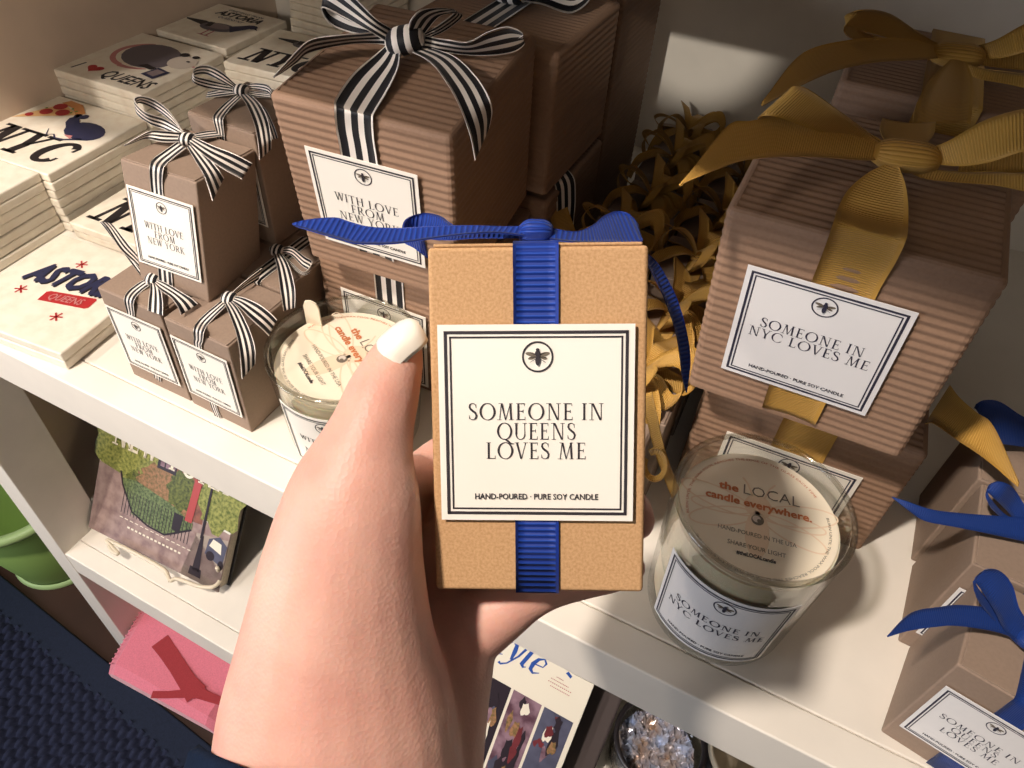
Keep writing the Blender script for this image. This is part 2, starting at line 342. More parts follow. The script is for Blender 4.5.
def label_part(parent, name, w, h, art, fmap, paper='paper', th=.0004):
    mb = MB(); nx = 40 if name == 'curved' else 1
    top = [fmap(w * i / nx, y, th) for i in range(nx + 1) for y in (0, h)]; bot = [fmap(w * i / nx, y, 0) for i in range(nx + 1) for y in (0, h)]
    mb.add(top, [(2 * i, 2 * i + 2, 2 * i + 3, 2 * i + 1) for i in range(nx)], paper)
    ring = [2 * i for i in range(nx + 1)] + [2 * i + 1 for i in range(nx, -1, -1)]
    k = len(ring); mb.add([bot[i] for i in ring] + [top[i] for i in ring], [(i, (i + 1) % k, k + (i + 1) % k, k + i) for i in range(k)], paper)
    print_on(mb, art, lambda x, y, z: fmap(x, y, th + z))
    return mb.build('label', parent)

# ------------------------------------------------------------------ ribbons
def cr(P, n):
    """Catmull-Rom through vectors"""
    P = [Vector(p) for p in P]; Q = [P[0] * 2 - P[1]] + P + [P[-1] * 2 - P[-2]]; o = []
    for i in range(1, len(Q) - 2):
        a, b, c, d = Q[i - 1], Q[i], Q[i + 1], Q[i + 2]
        for k in range(n):
            t = k / n; o.append(.5 * ((2 * b) + (c - a) * t + (2 * a - 5 * b + 4 * c - d) * t * t + (3 * b - a - 3 * c + d) * t ** 3))
    return o + [P[-1].copy()]
def ribbon(name, A, B, m, parent, inv=None, n=7, th=.0004, cols=4, crown=0.0):
    """strip between edge paths A and B (world), thickness th, UV across/along"""
    a, b = cr(A, n), cr(B, n); k = len(a)
    if inv is not None: a = [inv @ p for p in a]; b = [inv @ p for p in b]
    mid = [(p + q) / 2 for p, q in zip(a, b)]; s = [0]
    for i in range(1, k): s.append(s[-1] + (mid[i] - mid[i - 1]).length)
    nr = []
    for i in range(k):
        t = mid[min(i + 1, k - 1)] - mid[max(i - 1, 0)]; w = b[i] - a[i]
        x = t.cross(w); nr.append(x.normalized() if x.length > 1e-12 else (nr[-1] if nr else Vector((0, 0, 1))))
        if i and nr[i].dot(nr[i - 1]) < -.2: pass
    vs = []; uv = []
    for sgn in (1, -1):
        for i in range(k):
            for j in range(cols + 1):
                f = j / cols; vs.append(a[i].lerp(b[i], f) + nr[i] * (sgn * th / 2 + crown * (b[i] - a[i]).length * (1 - (2 * f - 1) ** 2))); uv.append((f, s[i]))
    c = cols + 1; off = k * c; fs = []
    for i in range(k - 1):
        for j in range(cols):
            q = (i * c + j, i * c + j + 1, (i + 1) * c + j + 1, (i + 1) * c + j); fs.append(q[::-1]); fs.append(tuple(off + x for x in q))
        for j in (0, cols): q = (i * c + j, (i + 1) * c + j, off + (i + 1) * c + j, off + i * c + j); fs.append(q if j == 0 else q[::-1])
    for i in (0, k - 1):
        for j in range(cols): q = (i * c + j, i * c + j + 1, off + i * c + j + 1, off + i * c + j); fs.append(q if i == 0 else q[::-1])
    mb = MB(); mb.add(vs, fs, m, uv); return mb.build(name, parent, smooth=False if cols == 1 else True)
def knot(parent, c, ax, r, w, m, name='knot'):
    """small wrapped knot: fat ribbon barrel round the crossing, ax = axis along which the bow spreads"""
    ax = Vector(ax).normalized(); up = Vector((0, 0, 1)); sd = ax.cross(up).normalized(); up = sd.cross(ax).normalized()
    mb = MB(); vs = []; uv = []; n = 14; L = 8
    for i in range(L + 1):
        f = i / L; x = (f - .5) * w; rr = r * (.50 + .52 * math.sin(PI * f) ** .8) * (1 + .06 * math.sin(9 * f))
        for k in range(n):
            a = 2 * PI * k / n; vs.append(Vector(c) + ax * x + (sd * math.cos(a) * 1.15 + up * math.sin(a) * .85) * rr); uv.append((f, k * .002))
    fs = [(i * n + k, i * n + (k + 1) % n, (i + 1) * n + (k + 1) % n, (i + 1) * n + k) for i in range(L) for k in range(n)] + [tuple(range(n))[::-1], tuple(L * n + k for k in range(n))]
    mb.add(vs, fs, m, uv); return mb.build(name, parent, smooth=True)
def path_ribbon(name, P, W, width, m, parent, n=6, taper=None):
    """ribbon along local points P with width directions W"""
    A = []; B = []
    for i, (p, w) in enumerate(zip(P, W)):
        h = Vector(w).normalized() * width / 2 * (taper[i] if taper else 1); A.append(Vector(p) - h); B.append(Vector(p) + h)
    return ribbon(name, A, B, m, parent, n=n, cols=4 if width > .008 else 3)
def loop_piece(parent, c, ang, L, wid, m, lift=.016, tilt=.5, open_=.6, name='loop'):
    d = Vector((math.cos(ang), math.sin(ang), 0)); s_ = Vector((-d.y, d.x, 0)); u = Vector((0, 0, 1))
    w = s_ * (1 - tilt * .5) + u * tilt; c = Vector(c); o = open_ * lift
    side = s_ * (tilt * wid * .6) - u * 0
    P = [c, c + d * L * .35 + u * lift * .9 + side * .3, c + d * L * .75 + u * (lift + o * .4) + side, c + d * L + u * lift * .75, c + d * L * .8 + u * (lift * .75 - o) - side, c + d * L * .4 + u * max(.001, lift * .3 - o * .2) - side * .3, c]
    return path_ribbon(name, P, [w] * 7, wid, m, parent, n=6, taper=[.55, .9, 1, 1, 1, .9, .55])
def tail_piece(parent, c, ang, L, drop, wid, m, edge, name='tail', lift=.004, twist=0.0):
    """runs `edge` metres over the top, then hangs down by drop"""
    d = Vector((math.cos(ang), math.sin(ang), 0)); s_ = Vector((-d.y, d.x, 0)); u = Vector((0, 0, 1)); c = Vector(c)
    s2 = (s_ + u * twist).normalized()
    P = [c, c + d * edge * .45 + u * lift, c + d * edge * .95 + u * lift * .5]
    if drop > 0: P += [c + d * (edge + L * .25) - u * drop * .3, c + d * (edge + L * .4) - u * drop]
    else: P += [c + d * (edge + L)]
    return path_ribbon(name, P, [s_, s2, s2, s_ + u * .15, s_ + u * .3][:len(P)], wid, m, parent, n=6, taper=[.5, .9, 1, 1, 1])

# ------------------------------------------------------------------ gift boxes
def carton(parent, w, d, h, m='kraft_g', a=0, b=0, corr=False, name='carton'):
    mb = MB()
    def sh(p): return (p[0] + a * p[2] / h, p[1] + b * p[2] / h, p[2])
    if not corr:
        mb.hexa([sh(p) for p in ((0, 0, 0), (w, 0, 0), (w, d, 0), (0, d, 0), (0, 0, h), (w, 0, h), (w, d, h), (0, d, h))], m)
        o = mb.build(name, parent, bevel=.0012)
        # the tuck flap: a thin lid sheet lying on the top with its folded front edge
        fl = MB(); e = .0009
        fl.hexa([sh(p) for p in ((.0015, .0006, h), (w - .0015, .0006, h), (w - .0015, d - .001, h), (.0015, d - .001, h), (.0015, .0006, h + e), (w - .0015, .0006, h + e), (w - .0015, d - .001, h + e), (.0015, d - .001, h + e))], m)
        fl.build('lid_flap', o, bevel=.0004); return o
    per = .0054; amp = .00024; ns = 6; rr = .004
    def ring(z, r):
        c = []
        for cx, cy, a0 in ((rr, rr, 180), (w - rr, rr, 270), (w - rr, d - rr, 0), (rr, d - rr, 90)):
            for k in range(4):
                t = math.radians(a0 + 30 * k); c.append(sh((cx + (rr - r) * math.cos(t), cy + (rr - r) * math.sin(t), z)))
        return c
    nz = int(h / per) * ns; rings = [ring(0, 0)]
    z0 = .002; z1 = h - .004
    for i in range(nz + 1):
        z = z0 + (z1 - z0) * i / nz; rings.append(ring(z, amp * (1 - math.cos(2 * PI * i / ns))))
    for k in range(1, 5): t = PI / 2 * k / 4; rings.append(ring(z1 + .004 * math.sin(t), .004 * (1 - math.cos(t)) * .98))
    n = len(rings[0]); vs = [p for r in rings for p in r]
    fs = [(i * n + k, i * n + (k + 1) % n, (i + 1) * n + (k + 1) % n, (i + 1) * n + k) for i in range(len(rings) - 1) for k in range(n)] + [tuple(range(n))[::-1]]
    mb.add(vs, fs, m)
    y0, y1, x0, x1 = .0038, d - .0038, .0038, w - .0038; ny = int((y1 - y0) / per) * ns
    rowsv = []
    for i in range(ny + 1):
        y = y0 + (y1 - y0) * i / ny; z = h - amp * (1 - math.cos(2 * PI * i / ns)) - .0001
        rowsv += [sh((x0, y, z)), sh((x1, y, z))]
    mb.add(rowsv, [(2 * i, 2 * i + 1, 2 * i + 3, 2 * i + 2) for i in range(ny)], m)
    # skirt between the rounded shoulder and the ribbed top
    return mb.build(name, parent, smooth=False)
def front_map(x0, z0, eps=0, a=0, b=0, h=1): return lambda x, y, z: Vector((x0 + x + a * (z0 + y) / h, -eps - z + b * (z0 + y) / h, z0 + y))
def gift_box(name, label, group, X, w, d, h, corr, lines, rib, rw, lab, dark='ink', a=0, b=0, rx=None, m=None, paper='paper', flat_top=True, lname='label'):
    """box with paper label and ribbon band; returns root"""
    root = thing(name, label, 'gift box', X, group)
    m = m or ('corr' if corr else 'kraft_g')
    carton(root, w, d, h, m, a, b, corr)
    e = .0007
    if rw:
        cx = (rx if rx is not None else w / 2)
        def P(x, y, z): return Vector((x + a * min(z, h) / h, y + b * min(z, h) / h, z))
        pts = [(-e, .0), (-e, h * .5), (-e, h - .004), (-e + .0012, h + e * .7), (.006, h + e * 2), (d * .5, h + e * 2), (d - .006, h + e * 2), (d + e - .001, h + e), (d + e, h - .004), (d + e, h * .5), (d + e, 0)]
        A = [P(cx - rw / 2, y, z) for y, z in pts]; B = [P(cx + rw / 2, y, z) for y, z in pts]
        ribbon('ribbon_band', A, B, rib, root, n=3, cols=4)
    if lines:
        lw, lh_, lx, lz = lab; label_part(root, lname, lw, lh_, label_art(lw, lh_, lines, dark), front_map(lx, lz, .0014, a, b, h), paper)
    return root
def copy_tree(o, parent=None):
    c = o.copy(); COL.objects.link(c)
    if parent is not None: c.parent = parent; c.matrix_parent_inverse = Matrix.Identity(4)
    for ch in list(o.children): copy_tree(ch, c)
    return c
def bow_node(root, rib, wd, k0, ax=(1, 0, 0), r=None):
    """knot mesh; loops and tails hang under it as sub-parts"""
    return knot(root, k0, ax, r or wd * .42, wd * .8, rib, 'bow_knot')
# ------------------------------------------------------------------ the room and the shelf unit
XL, YF, YB = -.74, .2004, .80
S2 = S - .4413; S3 = .165; TH = .0473; ST = S + .378
def struct(o): o['kind'] = 'structure'; return o
mb = MB(); mb.box((-3, -3, -.02), (3, 3, 0), 'floor'); struct(mb.build('floor'))
unit = thing('bookcase', 'cream painted wooden shelf unit holding the gift boxes, candles and books', 'bookcase', xform(0, YF, 0))
def upart(name, a, b, m, bev=.0015):
    q = MB(); q.box((a[0], a[1] - YF, a[2]), (b[0], b[1] - YF, b[2]), m); return q.build(name, unit, bevel=bev)
XR = .62
for z in (S, S2, S3, ST + TH): 
    sb = upart('shelf_board', (XL, YF + .024, z - TH), (XR, YB, z), 'white')
    q = MB(); q.box((XL, 0, z - TH), (XR, .0238, z), 'white'); q.build('front_edging', sb, bevel=.0015)
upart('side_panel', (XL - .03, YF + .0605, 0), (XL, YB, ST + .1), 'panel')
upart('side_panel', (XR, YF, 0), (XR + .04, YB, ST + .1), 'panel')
upart('face_frame', (-.7375, YF - .001, 0), (-.697, YF + .06, S - TH - .0005), 'white')
upart('back_panel', (XL - .03, YB, 0), (XR + .04, YB + .012, ST + .1), 'white')
upart('plinth', (-.697, YF + .02, 0), (XR, YF + .04, S3 - TH), 'white')
# rug: thick woven ribs as real geometry, rotated a little like in the shop
rug = thing('rug', 'thick navy basket-weave rug on the floor in front of the bookcase', 'rug', xform(-.97, .20, .0005, math.radians(-4.5)))
mb = MB()
c0, c1 = .0135, .0205
def hz(x, y):
    u = x / c0; r = math.floor(u); v = y / c1 + .5 * (r % 2) + .12 * math.sin(r * 2.3); du = u - r - .5; dv = v - math.floor(v) - .5
    q = (du / .50) ** 2 + (dv / .49) ** 2
    k = math.sin(r * 12.9 + math.floor(v) * 78.2) * .5 + .5
    return .002 + (.0095 + .002 * k) * math.sqrt(max(0, 1 - min(1, q)))
sx = .0022; x0_, y0_ = -.30, -.44; nx = int(.95 / sx); ny = int(.40 / sx); vs = []
for j in range(ny + 1):
    for i in range(nx + 1): x, y = x0_ + i * sx, y0_ + j * sx; vs.append((x, y, hz(x, y)))
mb.add(vs, [(j * (nx + 1) + i, j * (nx + 1) + i + 1, (j + 1) * (nx + 1) + i + 1, (j + 1) * (nx + 1) + i) for j in range(ny) for i in range(nx)], 'rug')
mb.build('woven_field', rug, smooth=True)
mb = MB(); mb.box((-.3, -.047, 0), (.648, 0, .0085), 'rugb'); mb.build('binding', rug, bevel=.003)
# green tub on the floor beyond the side panel
tub = thing('bucket', 'lime green plastic tub on the floor left of the bookcase', 'bucket', xform(-1.045, .305, 0, 0, .06, .03))
mb = MB(); mb.lathe([(.001, .003), (.07, .003), (.078, .006), (.082, .03), (.112, .24), (.109, .24), (.078, .03), (.001, .02)], 'bucket', 56); mb.build('body', tub, smooth=True)
mb = MB(); mb.lathe([(.112, .232), (.122, .232), (.125, .238), (.122, .246), (.110, .246), (.109, .238), (.112, .232)], 'bucketr', 56); mb.build('rim', tub, smooth=True)
mb = MB(); mb.lathe([(.079, .0005), (.084, .001), (.0865, .009), (.083, .016), (.0805, .016)], 'bucketr', 56); mb.build('foot_ring', tub, smooth=True)
# pink felt bin on the bottom shelf
X = xform(-.690, .150, S3 + .001)
pb = thing('felt_bin', 'pink felt storage bin with dark red Y-shaped bands, under the lowest shelf', 'bin', X)
iX = X.inverted()
ZT = S3 + .034
c4 = [iX @ at_z(*p, ZT) for p in ((104, 668), (211, 727), (245, 674), (139, 607))]
bk = [c4[0] + (c4[3] - c4[0]) * 1.8, c4[1] + (c4[2] - c4[1]) * 1.8]
ft = MB(); n = 14
def felt_pt(a, b, z):
    p = c4[0] * (1 - a) * (1 - b) + c4[1] * a * (1 - b) + bk[1] * a * b + bk[0] * (1 - a) * b
    return Vector((p.x, p.y, z))
def puff(a, b): return c4[0].z - .010 * (max(0, 1 - min(a, 1 - a) / .06) ** 2 + max(0, 1 - b / .05) ** 2) + .002 * math.sin(5 * a)
vs = [felt_pt(i / n, j / n, puff(i / n, j / n)) for j in range(n + 1) for i in range(n + 1)]
fs = [(j * (n + 1) + i, j * (n + 1) + i + 1, (j + 1) * (n + 1) + i + 1, (j + 1) * (n + 1) + i) for j in range(n) for i in range(n)]
ft.add(vs, fs, 'felt')
rg = [(i, 0) for i in range(n + 1)] + [(n, j) for j in range(1, n + 1)] + [(i, n) for i in range(n - 1, -1, -1)] + [(0, j) for j in range(n - 1, 0, -1)]
k = len(rg); ft.add([felt_pt(i / n, j / n, puff(i / n, j / n)) for i, j in rg] + [felt_pt(i / n, j / n, .001) for i, j in rg], [(i, (i + 1) % k, k + (i + 1) % k, k + i) for i in range(k)], 'felt')
def felt_band(px, w, lift=0):  # dark red bands laid in a Y over the pink top
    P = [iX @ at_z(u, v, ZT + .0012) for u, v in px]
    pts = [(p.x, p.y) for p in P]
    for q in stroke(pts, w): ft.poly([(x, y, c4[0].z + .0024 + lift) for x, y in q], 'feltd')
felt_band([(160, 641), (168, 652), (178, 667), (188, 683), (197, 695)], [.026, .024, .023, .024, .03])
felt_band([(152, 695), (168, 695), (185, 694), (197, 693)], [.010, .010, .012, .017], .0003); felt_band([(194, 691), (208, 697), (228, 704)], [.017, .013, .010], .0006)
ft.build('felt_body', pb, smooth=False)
mb = MB()
for i in range(13):
    f = .1 + .9 * i / 12; p = c4[0].lerp(c4[3], f); q = p + (c4[1] - c4[0]) * .03
    mb.tube([(p.x + .001, p.y, p.z - .006), (p.x + .004, p.y, p.z - .001), (q.x + .002, q.y, p.z + .0012)], .0008, 'felt', 6)
mb.build('blanket_stitch', pb)

# ------------------------------------------------------------------ book on the wire easel
def leaning(name, label, cat, x, y, z, t, rz=0): return thing(name, label, cat, xform(x, y, z, rz, -t, 0))
BT_ = math.radians(34); BW, BH, BD = .212, .262, .022
Xb = xform(-.6935, .2400, S2 + .012, math.radians(2.4), -BT_)
bk1 = thing('book', 'hardcover city photo book with a street scene cover, propped on a wire easel', 'book', Xb)
mb = MB(); mb.box((0, 0, 0), (BW, .002, BH), 'c_walk'); mb.box((0, BD - .002, 0), (BW, BD, BH), 'dark'); mb.box((0, 0, 0), (.002, BD, BH), 'c_dark')
art = Art(); w, h = BW, BH
BS = .80
def U(q): return [(x * w, y * h * BS) for x, y in q]
art.add([U([(0, .45), (1, .38), (1, 1), (0, 1)])], 'c_sky', 1)
art.add([U([(.20, .30), (.80, .36), (.78, 1), (.2, 1)])], 'c_brick', 2)
for cx, cy, rx, ry, mt in [(.06, .62, .12, .2, 'c_leaf2'), (.16, .5, .13, .12, 'c_leaf2'), (.9, .55, .16, .2, 'c_leaf2'), (.84, .8, .2, .16, 'c_leaf'), (.12, .85, .2, .2, 'c_leaf'), (.45, .46, .15, .14, 'c_blossom'), (.33, .6, .12, .1, 'c_leaf2'), (.62, .5, .1, .13, 'c_leaf'), (.55, .38, .18, .1, 'c_blossom'), (.3, .4, .1, .1, 'c_leaf')]:
    nn = 22; art.add([[((cx + rx * (1 + .18 * math.sin(5 * a_ * 2 * PI / nn * 1.7 + cx * 40)) * math.cos(a_ * 2 * PI / nn)) * w, (cy + ry * (1 + .16 * math.sin(7 * a_ * 2 * PI / nn)) * math.sin(a_ * 2 * PI / nn)) * h * BS) for a_ in range(nn)]], mt, 3 + .08 * cx)
art.add([U([(.42, .58), (.56, .58), (.56, .74), (.42, .74)])], 'c_dark', 4); art.add([U([(.44 + .04 * i, .6 + .045 * j), (.47 + .04 * i, .6 + .045 * j), (.47 + .04 * i, .635 + .045 * j), (.44 + .04 * i, .635 + .045 * j)]) for i in range(3) for j in range(3)], 'c_mauve', 5)
art.add([U([(0, 0), (1, 0), (1, .12), (.74, .31), (.56, .20), (.30, .23), (.17, .44), (0, .46)])], 'c_walk', 5)
art.add([U([(.72, .0), (1, 0), (1, .34), (.78, .3)])], 'c_road', 5)
art.add([U([(.18, .42), (.30, .22), (.56, .19), (.74, .30), (.74, .34), (.56, .40), (.3, .44)])], 'c_fence', 6)
art.add([[tuple(p) for p in U(q)] for q in stroke([(.17, .46), (.2, .38), (.30, .235), (.43, .195), (.56, .19), (.74, .30)], .012)], 'c_dark', 7)
for i in range(22): x = .22 + .024 * i; art.add([U([(x, .2), (x + .005, .2), (x + .005, .36), (x, .36)])], 'c_dark', 7)
art.add([U([(.60, .25), (.66, .24), (.67, .36), (.60, .36)])], 'c_dark', 8)
art.add([U([(.68, .34), (.73, .34), (.75, .6), (.7, .62)])], 'c_flag', 8)
art.add([U([(.795, .06), (.85, .06), (.832, .3), (.815, .3)]), U([(.808, .28), (.826, .28), (.83, .95), (.818, .95)]), U([(.775, .03), (.865, .03), (.86, .085), (.78, .085)])], 'c_dark', 9)
art.add([U([(.86, .2), (.99, .16), (1, .3), (.94, .34), (.87, .3)])], 'c_slate', 8); art.add([U([(.88, .26), (.97, .235), (.96, .30), (.9, .31)])], 'c_white', 9); art.add([[(x * w, y * h * BS) for x, y in ell(.9, .2, .03, .03)], [(x * w, y * h * BS) for x, y in ell(.98, .17, .02, .03)]], 'c_dark', 9)
tq = Xb.inverted() @ at_pl(166, 467, Xb.translation, Xb.to_3x3() @ Vector((0, 1, 0)))
ps, wd = serif_text('NEW YORK', T=.17, t=.09, sh=.05); art.add(put(ps, wd, w * .5, tq.z, h * .16, fit=w * .86), 'c_white', 10)
for i, (y, f, s_) in enumerate(((.170, .56, .004), (.120, .42, .009))):
    art.add([[(w * (.5 - f / 2 + f * j / 14), h * y * BS), (w * (.5 - f / 2 + f * (j + .62) / 14), h * y * BS), (w * (.5 - f / 2 + f * (j + .62) / 14), h * y * BS + s_ * .28), (w * (.5 - f / 2 + f * j / 14), h * y * BS + s_ * .28)] for j in range(14)], 'c_white', 10)
print_on(mb, art, lambda x, y, z: Vector((x, -z * .6, y))); mb.build('cover', bk1)
mb = MB(); mb.box((.002, .0021, .002), (BW - .003, BD - .0021, BH - .002), 'pages'); mb.build('pages', bk1)
# the easel
es = thing('book_easel', 'ivory wire book easel holding the street scene book', 'easel', xform(-.60, .25, S2))
iE = Matrix.Translation((-.60, .25, S2)).inverted()
zw = S2 + .024; Pz = lambda u, v, z=zw: iE @ at_z(u, v, z)
mb = MB(); mb.tube(cr([Pz(109, 546), Pz(112, 551), Pz(118, 554), Pz(112, 547), Pz(107, 541), Pz(111, 541.5), Pz(135, 553), Pz(163, 569), Pz(168, 577), Pz(170, 581)], 6), .0026, 'wire', 8)
mb.tube(cr([Pz(170, 581), Pz(178, 579), Pz(198, 586), Pz(212, 587), Pz(219, 582), Pz(220, 574), Pz(217, 568, zw + .02)], 6), .0026, 'wire', 8); mb.build('ledge_wire', es, smooth=True)
for x in (.0, .085):
    mb = MB(); mb.tube([(x, .0, .004), (x, .03, .004), (x, .155, .19), (x, .16, .19), (x, .235, .003)], .0026, 'wire', 8); mb.build('leg', es, smooth=True)
# dark books behind
X2 = xform(-.455, .355, S2 + .0005, math.radians(6), -.12)
b2 = thing('book', 'black covered book standing behind the street scene book', 'book', X2)
mb = MB(); mb.box((0, 0, 0), (.10, .0015, .24), 'dark'); mb.box((0, .018, 0), (.10, .0195, .24), 'dark'); mb.box((0, 0, 0), (.0015, .0195, .24), 'dark'); mb.build('cover', b2)
mb = MB(); mb.box((.0016, .0016, .002), (.098, .0179, .238), 'pages'); mb.build('pages', b2)
def serif_lower_style():
    """the word Style in a slanted serif hand: S plus lower case t y l e"""
    out = []; x = 0
    def push(ps, ad):
        nonlocal x
        for q in ps: out.append([(px + x + .28 * py, py) for px, py in q])
        x += ad
    push(glyph('S', .15, .06, .04)[0], .64)
    push(stroke([(.2, .95), (.16, .6), (.12, .2), (.18, .03), (.3, .08)], [.08, .15, .15, .1, .03]) + stroke([(.02, .66), (.34, .68)], .05), .38)
    push(stroke([(.02, .66), (.12, .68), (.2, .4), (.26, .05)], [.04, .13, .15, .08]) + stroke([(.46, .68), (.4, .3), (.22, -.14), (.06, -.28), (-.04, -.24)], [.09, .07, .06, .08, .1]), .54)
    push(stroke([(.14, 1.05), (.12, .5), (.1, .1), (.2, .02), (.28, .08)], [.13, .14, .14, .08, .03]), .34)
    push(stroke([(.06, .34), (.4, .38), (.42, .56), (.28, .68), (.13, .58), (.06, .34), (.1, .1), (.24, .0), (.42, .12)], [.05, .05, .07, .06, .12, .15, .13, .08, .03]), .48)
    return out, x
# magazine with the blue title
MT = math.radians(34); Xm = xform(-.232, .225, S2 + .004, math.radians(-1), -MT)
mg = thing('magazine', 'white style magazine with a blue italic title and three photo panels', 'magazine', Xm)
MWd, MH = .21, .27
pn = Xm.to_3x3() @ Vector((0, -1, 0)); po = Xm.translation
def mloc(u, v): q = Xm.inverted() @ at_pl(u, v, po, pn); return (q.x, q.z)
tr = mloc(594, 685); MWd = tr[0]; MH = tr[1]
mb = MB(); mb.box((0, 0, 0), (MWd, .006, MH), 'c_white'); art = Art()
ps, wd = serif_lower_style()
x1 = mloc(542, 668); art.add(put(ps, wd, x1[0] - wd * .030 / 2, mloc(531, 672)[1], .030, fit=wd * .030), 'c_blue', 2)
xa = [mloc(491, 686)[0], mloc(512, 692)[0], mloc(543, 708)[0], mloc(575, 722)[0]]
yb, yt = .0, mloc(540, 704)[1]
wp = xa[2] - xa[1]
for i in range(5):
    x0 = xa[1] + (i - 3) * wp + .001; xx = x0 + wp - .003; m0 = ('c_mauve', 'c_slate', 'c_dark', 'c_mauve', 'c_slate')[i]
    art.add([[(x0, yb), (xx, yb), (xx, yt), (x0, yt)]], m0, 1)
    rn = random.Random(40 + i); mats_ = ['c_dark', 'c_mauve', 'c_slate', 'c_maroon', 'c_white', 'c_blossom', 'c_dark']
    for q_ in range(16):
        cx, cy, rx_, ry_ = x0 + rn.uniform(.18, .82) * (xx - x0), yb + rn.uniform(.1, .93) * (yt - yb), rn.uniform(.08, .2) * wp, rn.uniform(.008, .022)
        rx_ = min(rx_, cx - x0, xx - cx); ry_ = min(ry_, cy - yb, yt - cy)
        art.add([[(cx + rx_ * math.cos(t_) * (1 + .25 * math.sin(3 * t_ + q_)) * .8, cy + ry_ * math.sin(t_) * (1 + .25 * math.cos(4 * t_ + q_)) * .8) for t_ in [2 * PI * e_ / 16 for e_ in range(16)]]], mats_[rn.randrange(7)], 2 + .15 * q_)
for j, wj_ in enumerate((.004, .010, .013, .011)): q = mloc(560, 679 + j * 4); art.add([[(q[0] + wj_ * (k_ / 6 - 1), q[1]), (q[0] + wj_ * ((k_ + .6) / 6 - 1), q[1]), (q[0] + wj_ * ((k_ + .6) / 6 - 1), q[1] + .0008), (q[0] + wj_ * (k_ / 6 - 1), q[1] + .0008)] for k_ in range(12)], 'c_flag', 2)
q = mloc(566, 673); art.add([[(q[0], q[1]), (q[0] + .006, q[1] - .003), (q[0] + .007, q[1]), (q[0] + .002, q[1] + .003)]], 'c_blue', 2)
print_on(mb, art, lambda x, y, z: Vector((x, -z, y))); mb.build('cover', mg)
mb = MB(); mb.box((.001, .0062, .001), (MWd - .001, .011, MH - .002), 'pages'); mb.build('pages', mg)
b3 = thing('book', 'dark grey board-covered book leaning behind the style magazine', 'book', xform(-.10, .262, S2 + .0005, 0, -MT))
mb = MB(); mb.box((0, 0, 0), (.108, .002, .27), 'grey'); mb.box((0, .016, 0), (.108, .018, .27), 'grey'); mb.box((.106, 0, 0), (.108, .018, .27), 'grey'); mb.build('cover', b3)
mb = MB(); mb.box((.001, .0021, .002), (.1059, .0159, .268), 'pages'); mb.build('pages', b3)
# glass jars below
def jar(label, x, y, r, h, foil, rimm='rim'):
    t = thing('jar', label, 'jar', xform(x, y, S2 + .0005))
    b = MB(); b.lathe([(.001, 0), (r * .92, 0), (r, .006), (r, h), (r - .003, h), (r - .003, .008), (.001, .006)], 'glass2', 56); b.build('glass_body', t, smooth=True)
    b = MB(); b.lathe([(r + .0004, h - .004), (r + .0018, h - .002), (r + .0016, h + .002), (r - .003, h + .002), (r - .0034, h - .003)], rimm, 56); b.build('rim', t, smooth=True)
    if foil:
        b = MB(); n = 26; rnd = random.Random(3); vs = []
        for j in range(n + 1):
            for i in range(n + 1):
                u, v = i / n * 2 - 1, j / n * 2 - 1; rr = max(abs(u), abs(v)); l = math.hypot(u, v) or 1; f = rr / l * (r - .005)
                vs.append((u * f, v * f, h * .62 + rnd.uniform(-.007, .007)))
        b.add(vs, [(j * (n + 1) + i, j * (n + 1) + i + 1, (j + 1) * (n + 1) + i + 1, (j + 1) * (n + 1) + i) for j in range(n) for i in range(n)], 'foil')
        b.lathe([(.001, .009), (r - .005, .009), (r - .005, h * .62)], 'foil', 40); b.build('crumpled_foil', t)
    return t
jar('dark rimmed glass jar of crumpled iridescent foil, at the bottom edge', .057, .316, .0455, .078, True)
jar('empty smoky glass jar behind the foil-filled jar', .052, .408, .040, .085, False)
wj = thing('tealight_cup', 'cream ceramic cup right of the foil-filled jar', 'cup', xform(.142, .352, S2 + .0005))
mb = MB(); mb.lathe([(.001, 0), (.03, 0), (.036, .01), (.04, .07), (.037, .07), (.032, .012), (.001, .008)], 'cream', 48); mb.build('cup_body', wj, smooth=True)
mb = MB()
for k in range(3): mb.lathe([(.0405 + .002 * math.cos(a), .058 - .006 * k + .002 * math.sin(a)) for a in [i * PI / 4 for i in range(9)]], 'rim', 48)
mb.build('black_bands', wj, smooth=True)
# ------------------------------------------------------------------ coasters
TT = .0090
def coaster(x, y, z, rz, s, art=None, label='', group=None):
    mb = MB(); g = .0015
    mb.box((0, 0, 0), (s, s, TT - .0003), 'tile')
    if art: print_on(mb, art, lambda a, b, e: Vector((a * s, b * s, TT - .0003 + e)))
    o = mb.build('coaster', None, bevel=.0016); o.matrix_world = xform(x, y, z, rz); return tag(o, label, 'coaster', group)
def stack(nm, n, x, y, rz, s, art, top_label, low_label):
    base = None
    for i in range(n):
        j = random.Random(n * 31 + i * 7 + len(nm)); dx, dy, dr = (j.uniform(-.0012, .0012), j.uniform(-.0012, .0012), j.uniform(-.008, .008)) if i < n - 1 else (0, 0, 0)
        if i == n - 1 and art is not None: coaster(x, y, S + .0005 + i * TT, rz, s, art, top_label)
        elif i == n - 1: coaster(x, y, S + .0005 + i * TT, rz, s, None, top_label)
        elif base is None: base = coaster(x + dx, y + dy, S + .0005 + i * TT, rz + dr, s, None, low_label, nm)
        else:
            c = base.copy(); COL.objects.link(c); c.matrix_world = xform(x + dx, y + dy, S + .0005 + i * TT, rz + dr)
def slab(body, cx, y, h, fit=None, T=.27, t=.14, sh=.095, shear=.28, m='black', art=None):
    ps, wd = serif_text(body, T=T, t=t, sh=sh, track=.1); ps = [[(a + shear * b, b) for a, b in q] for q in ps]
    art.add(put(ps, wd, cx, y, h, fit), m)
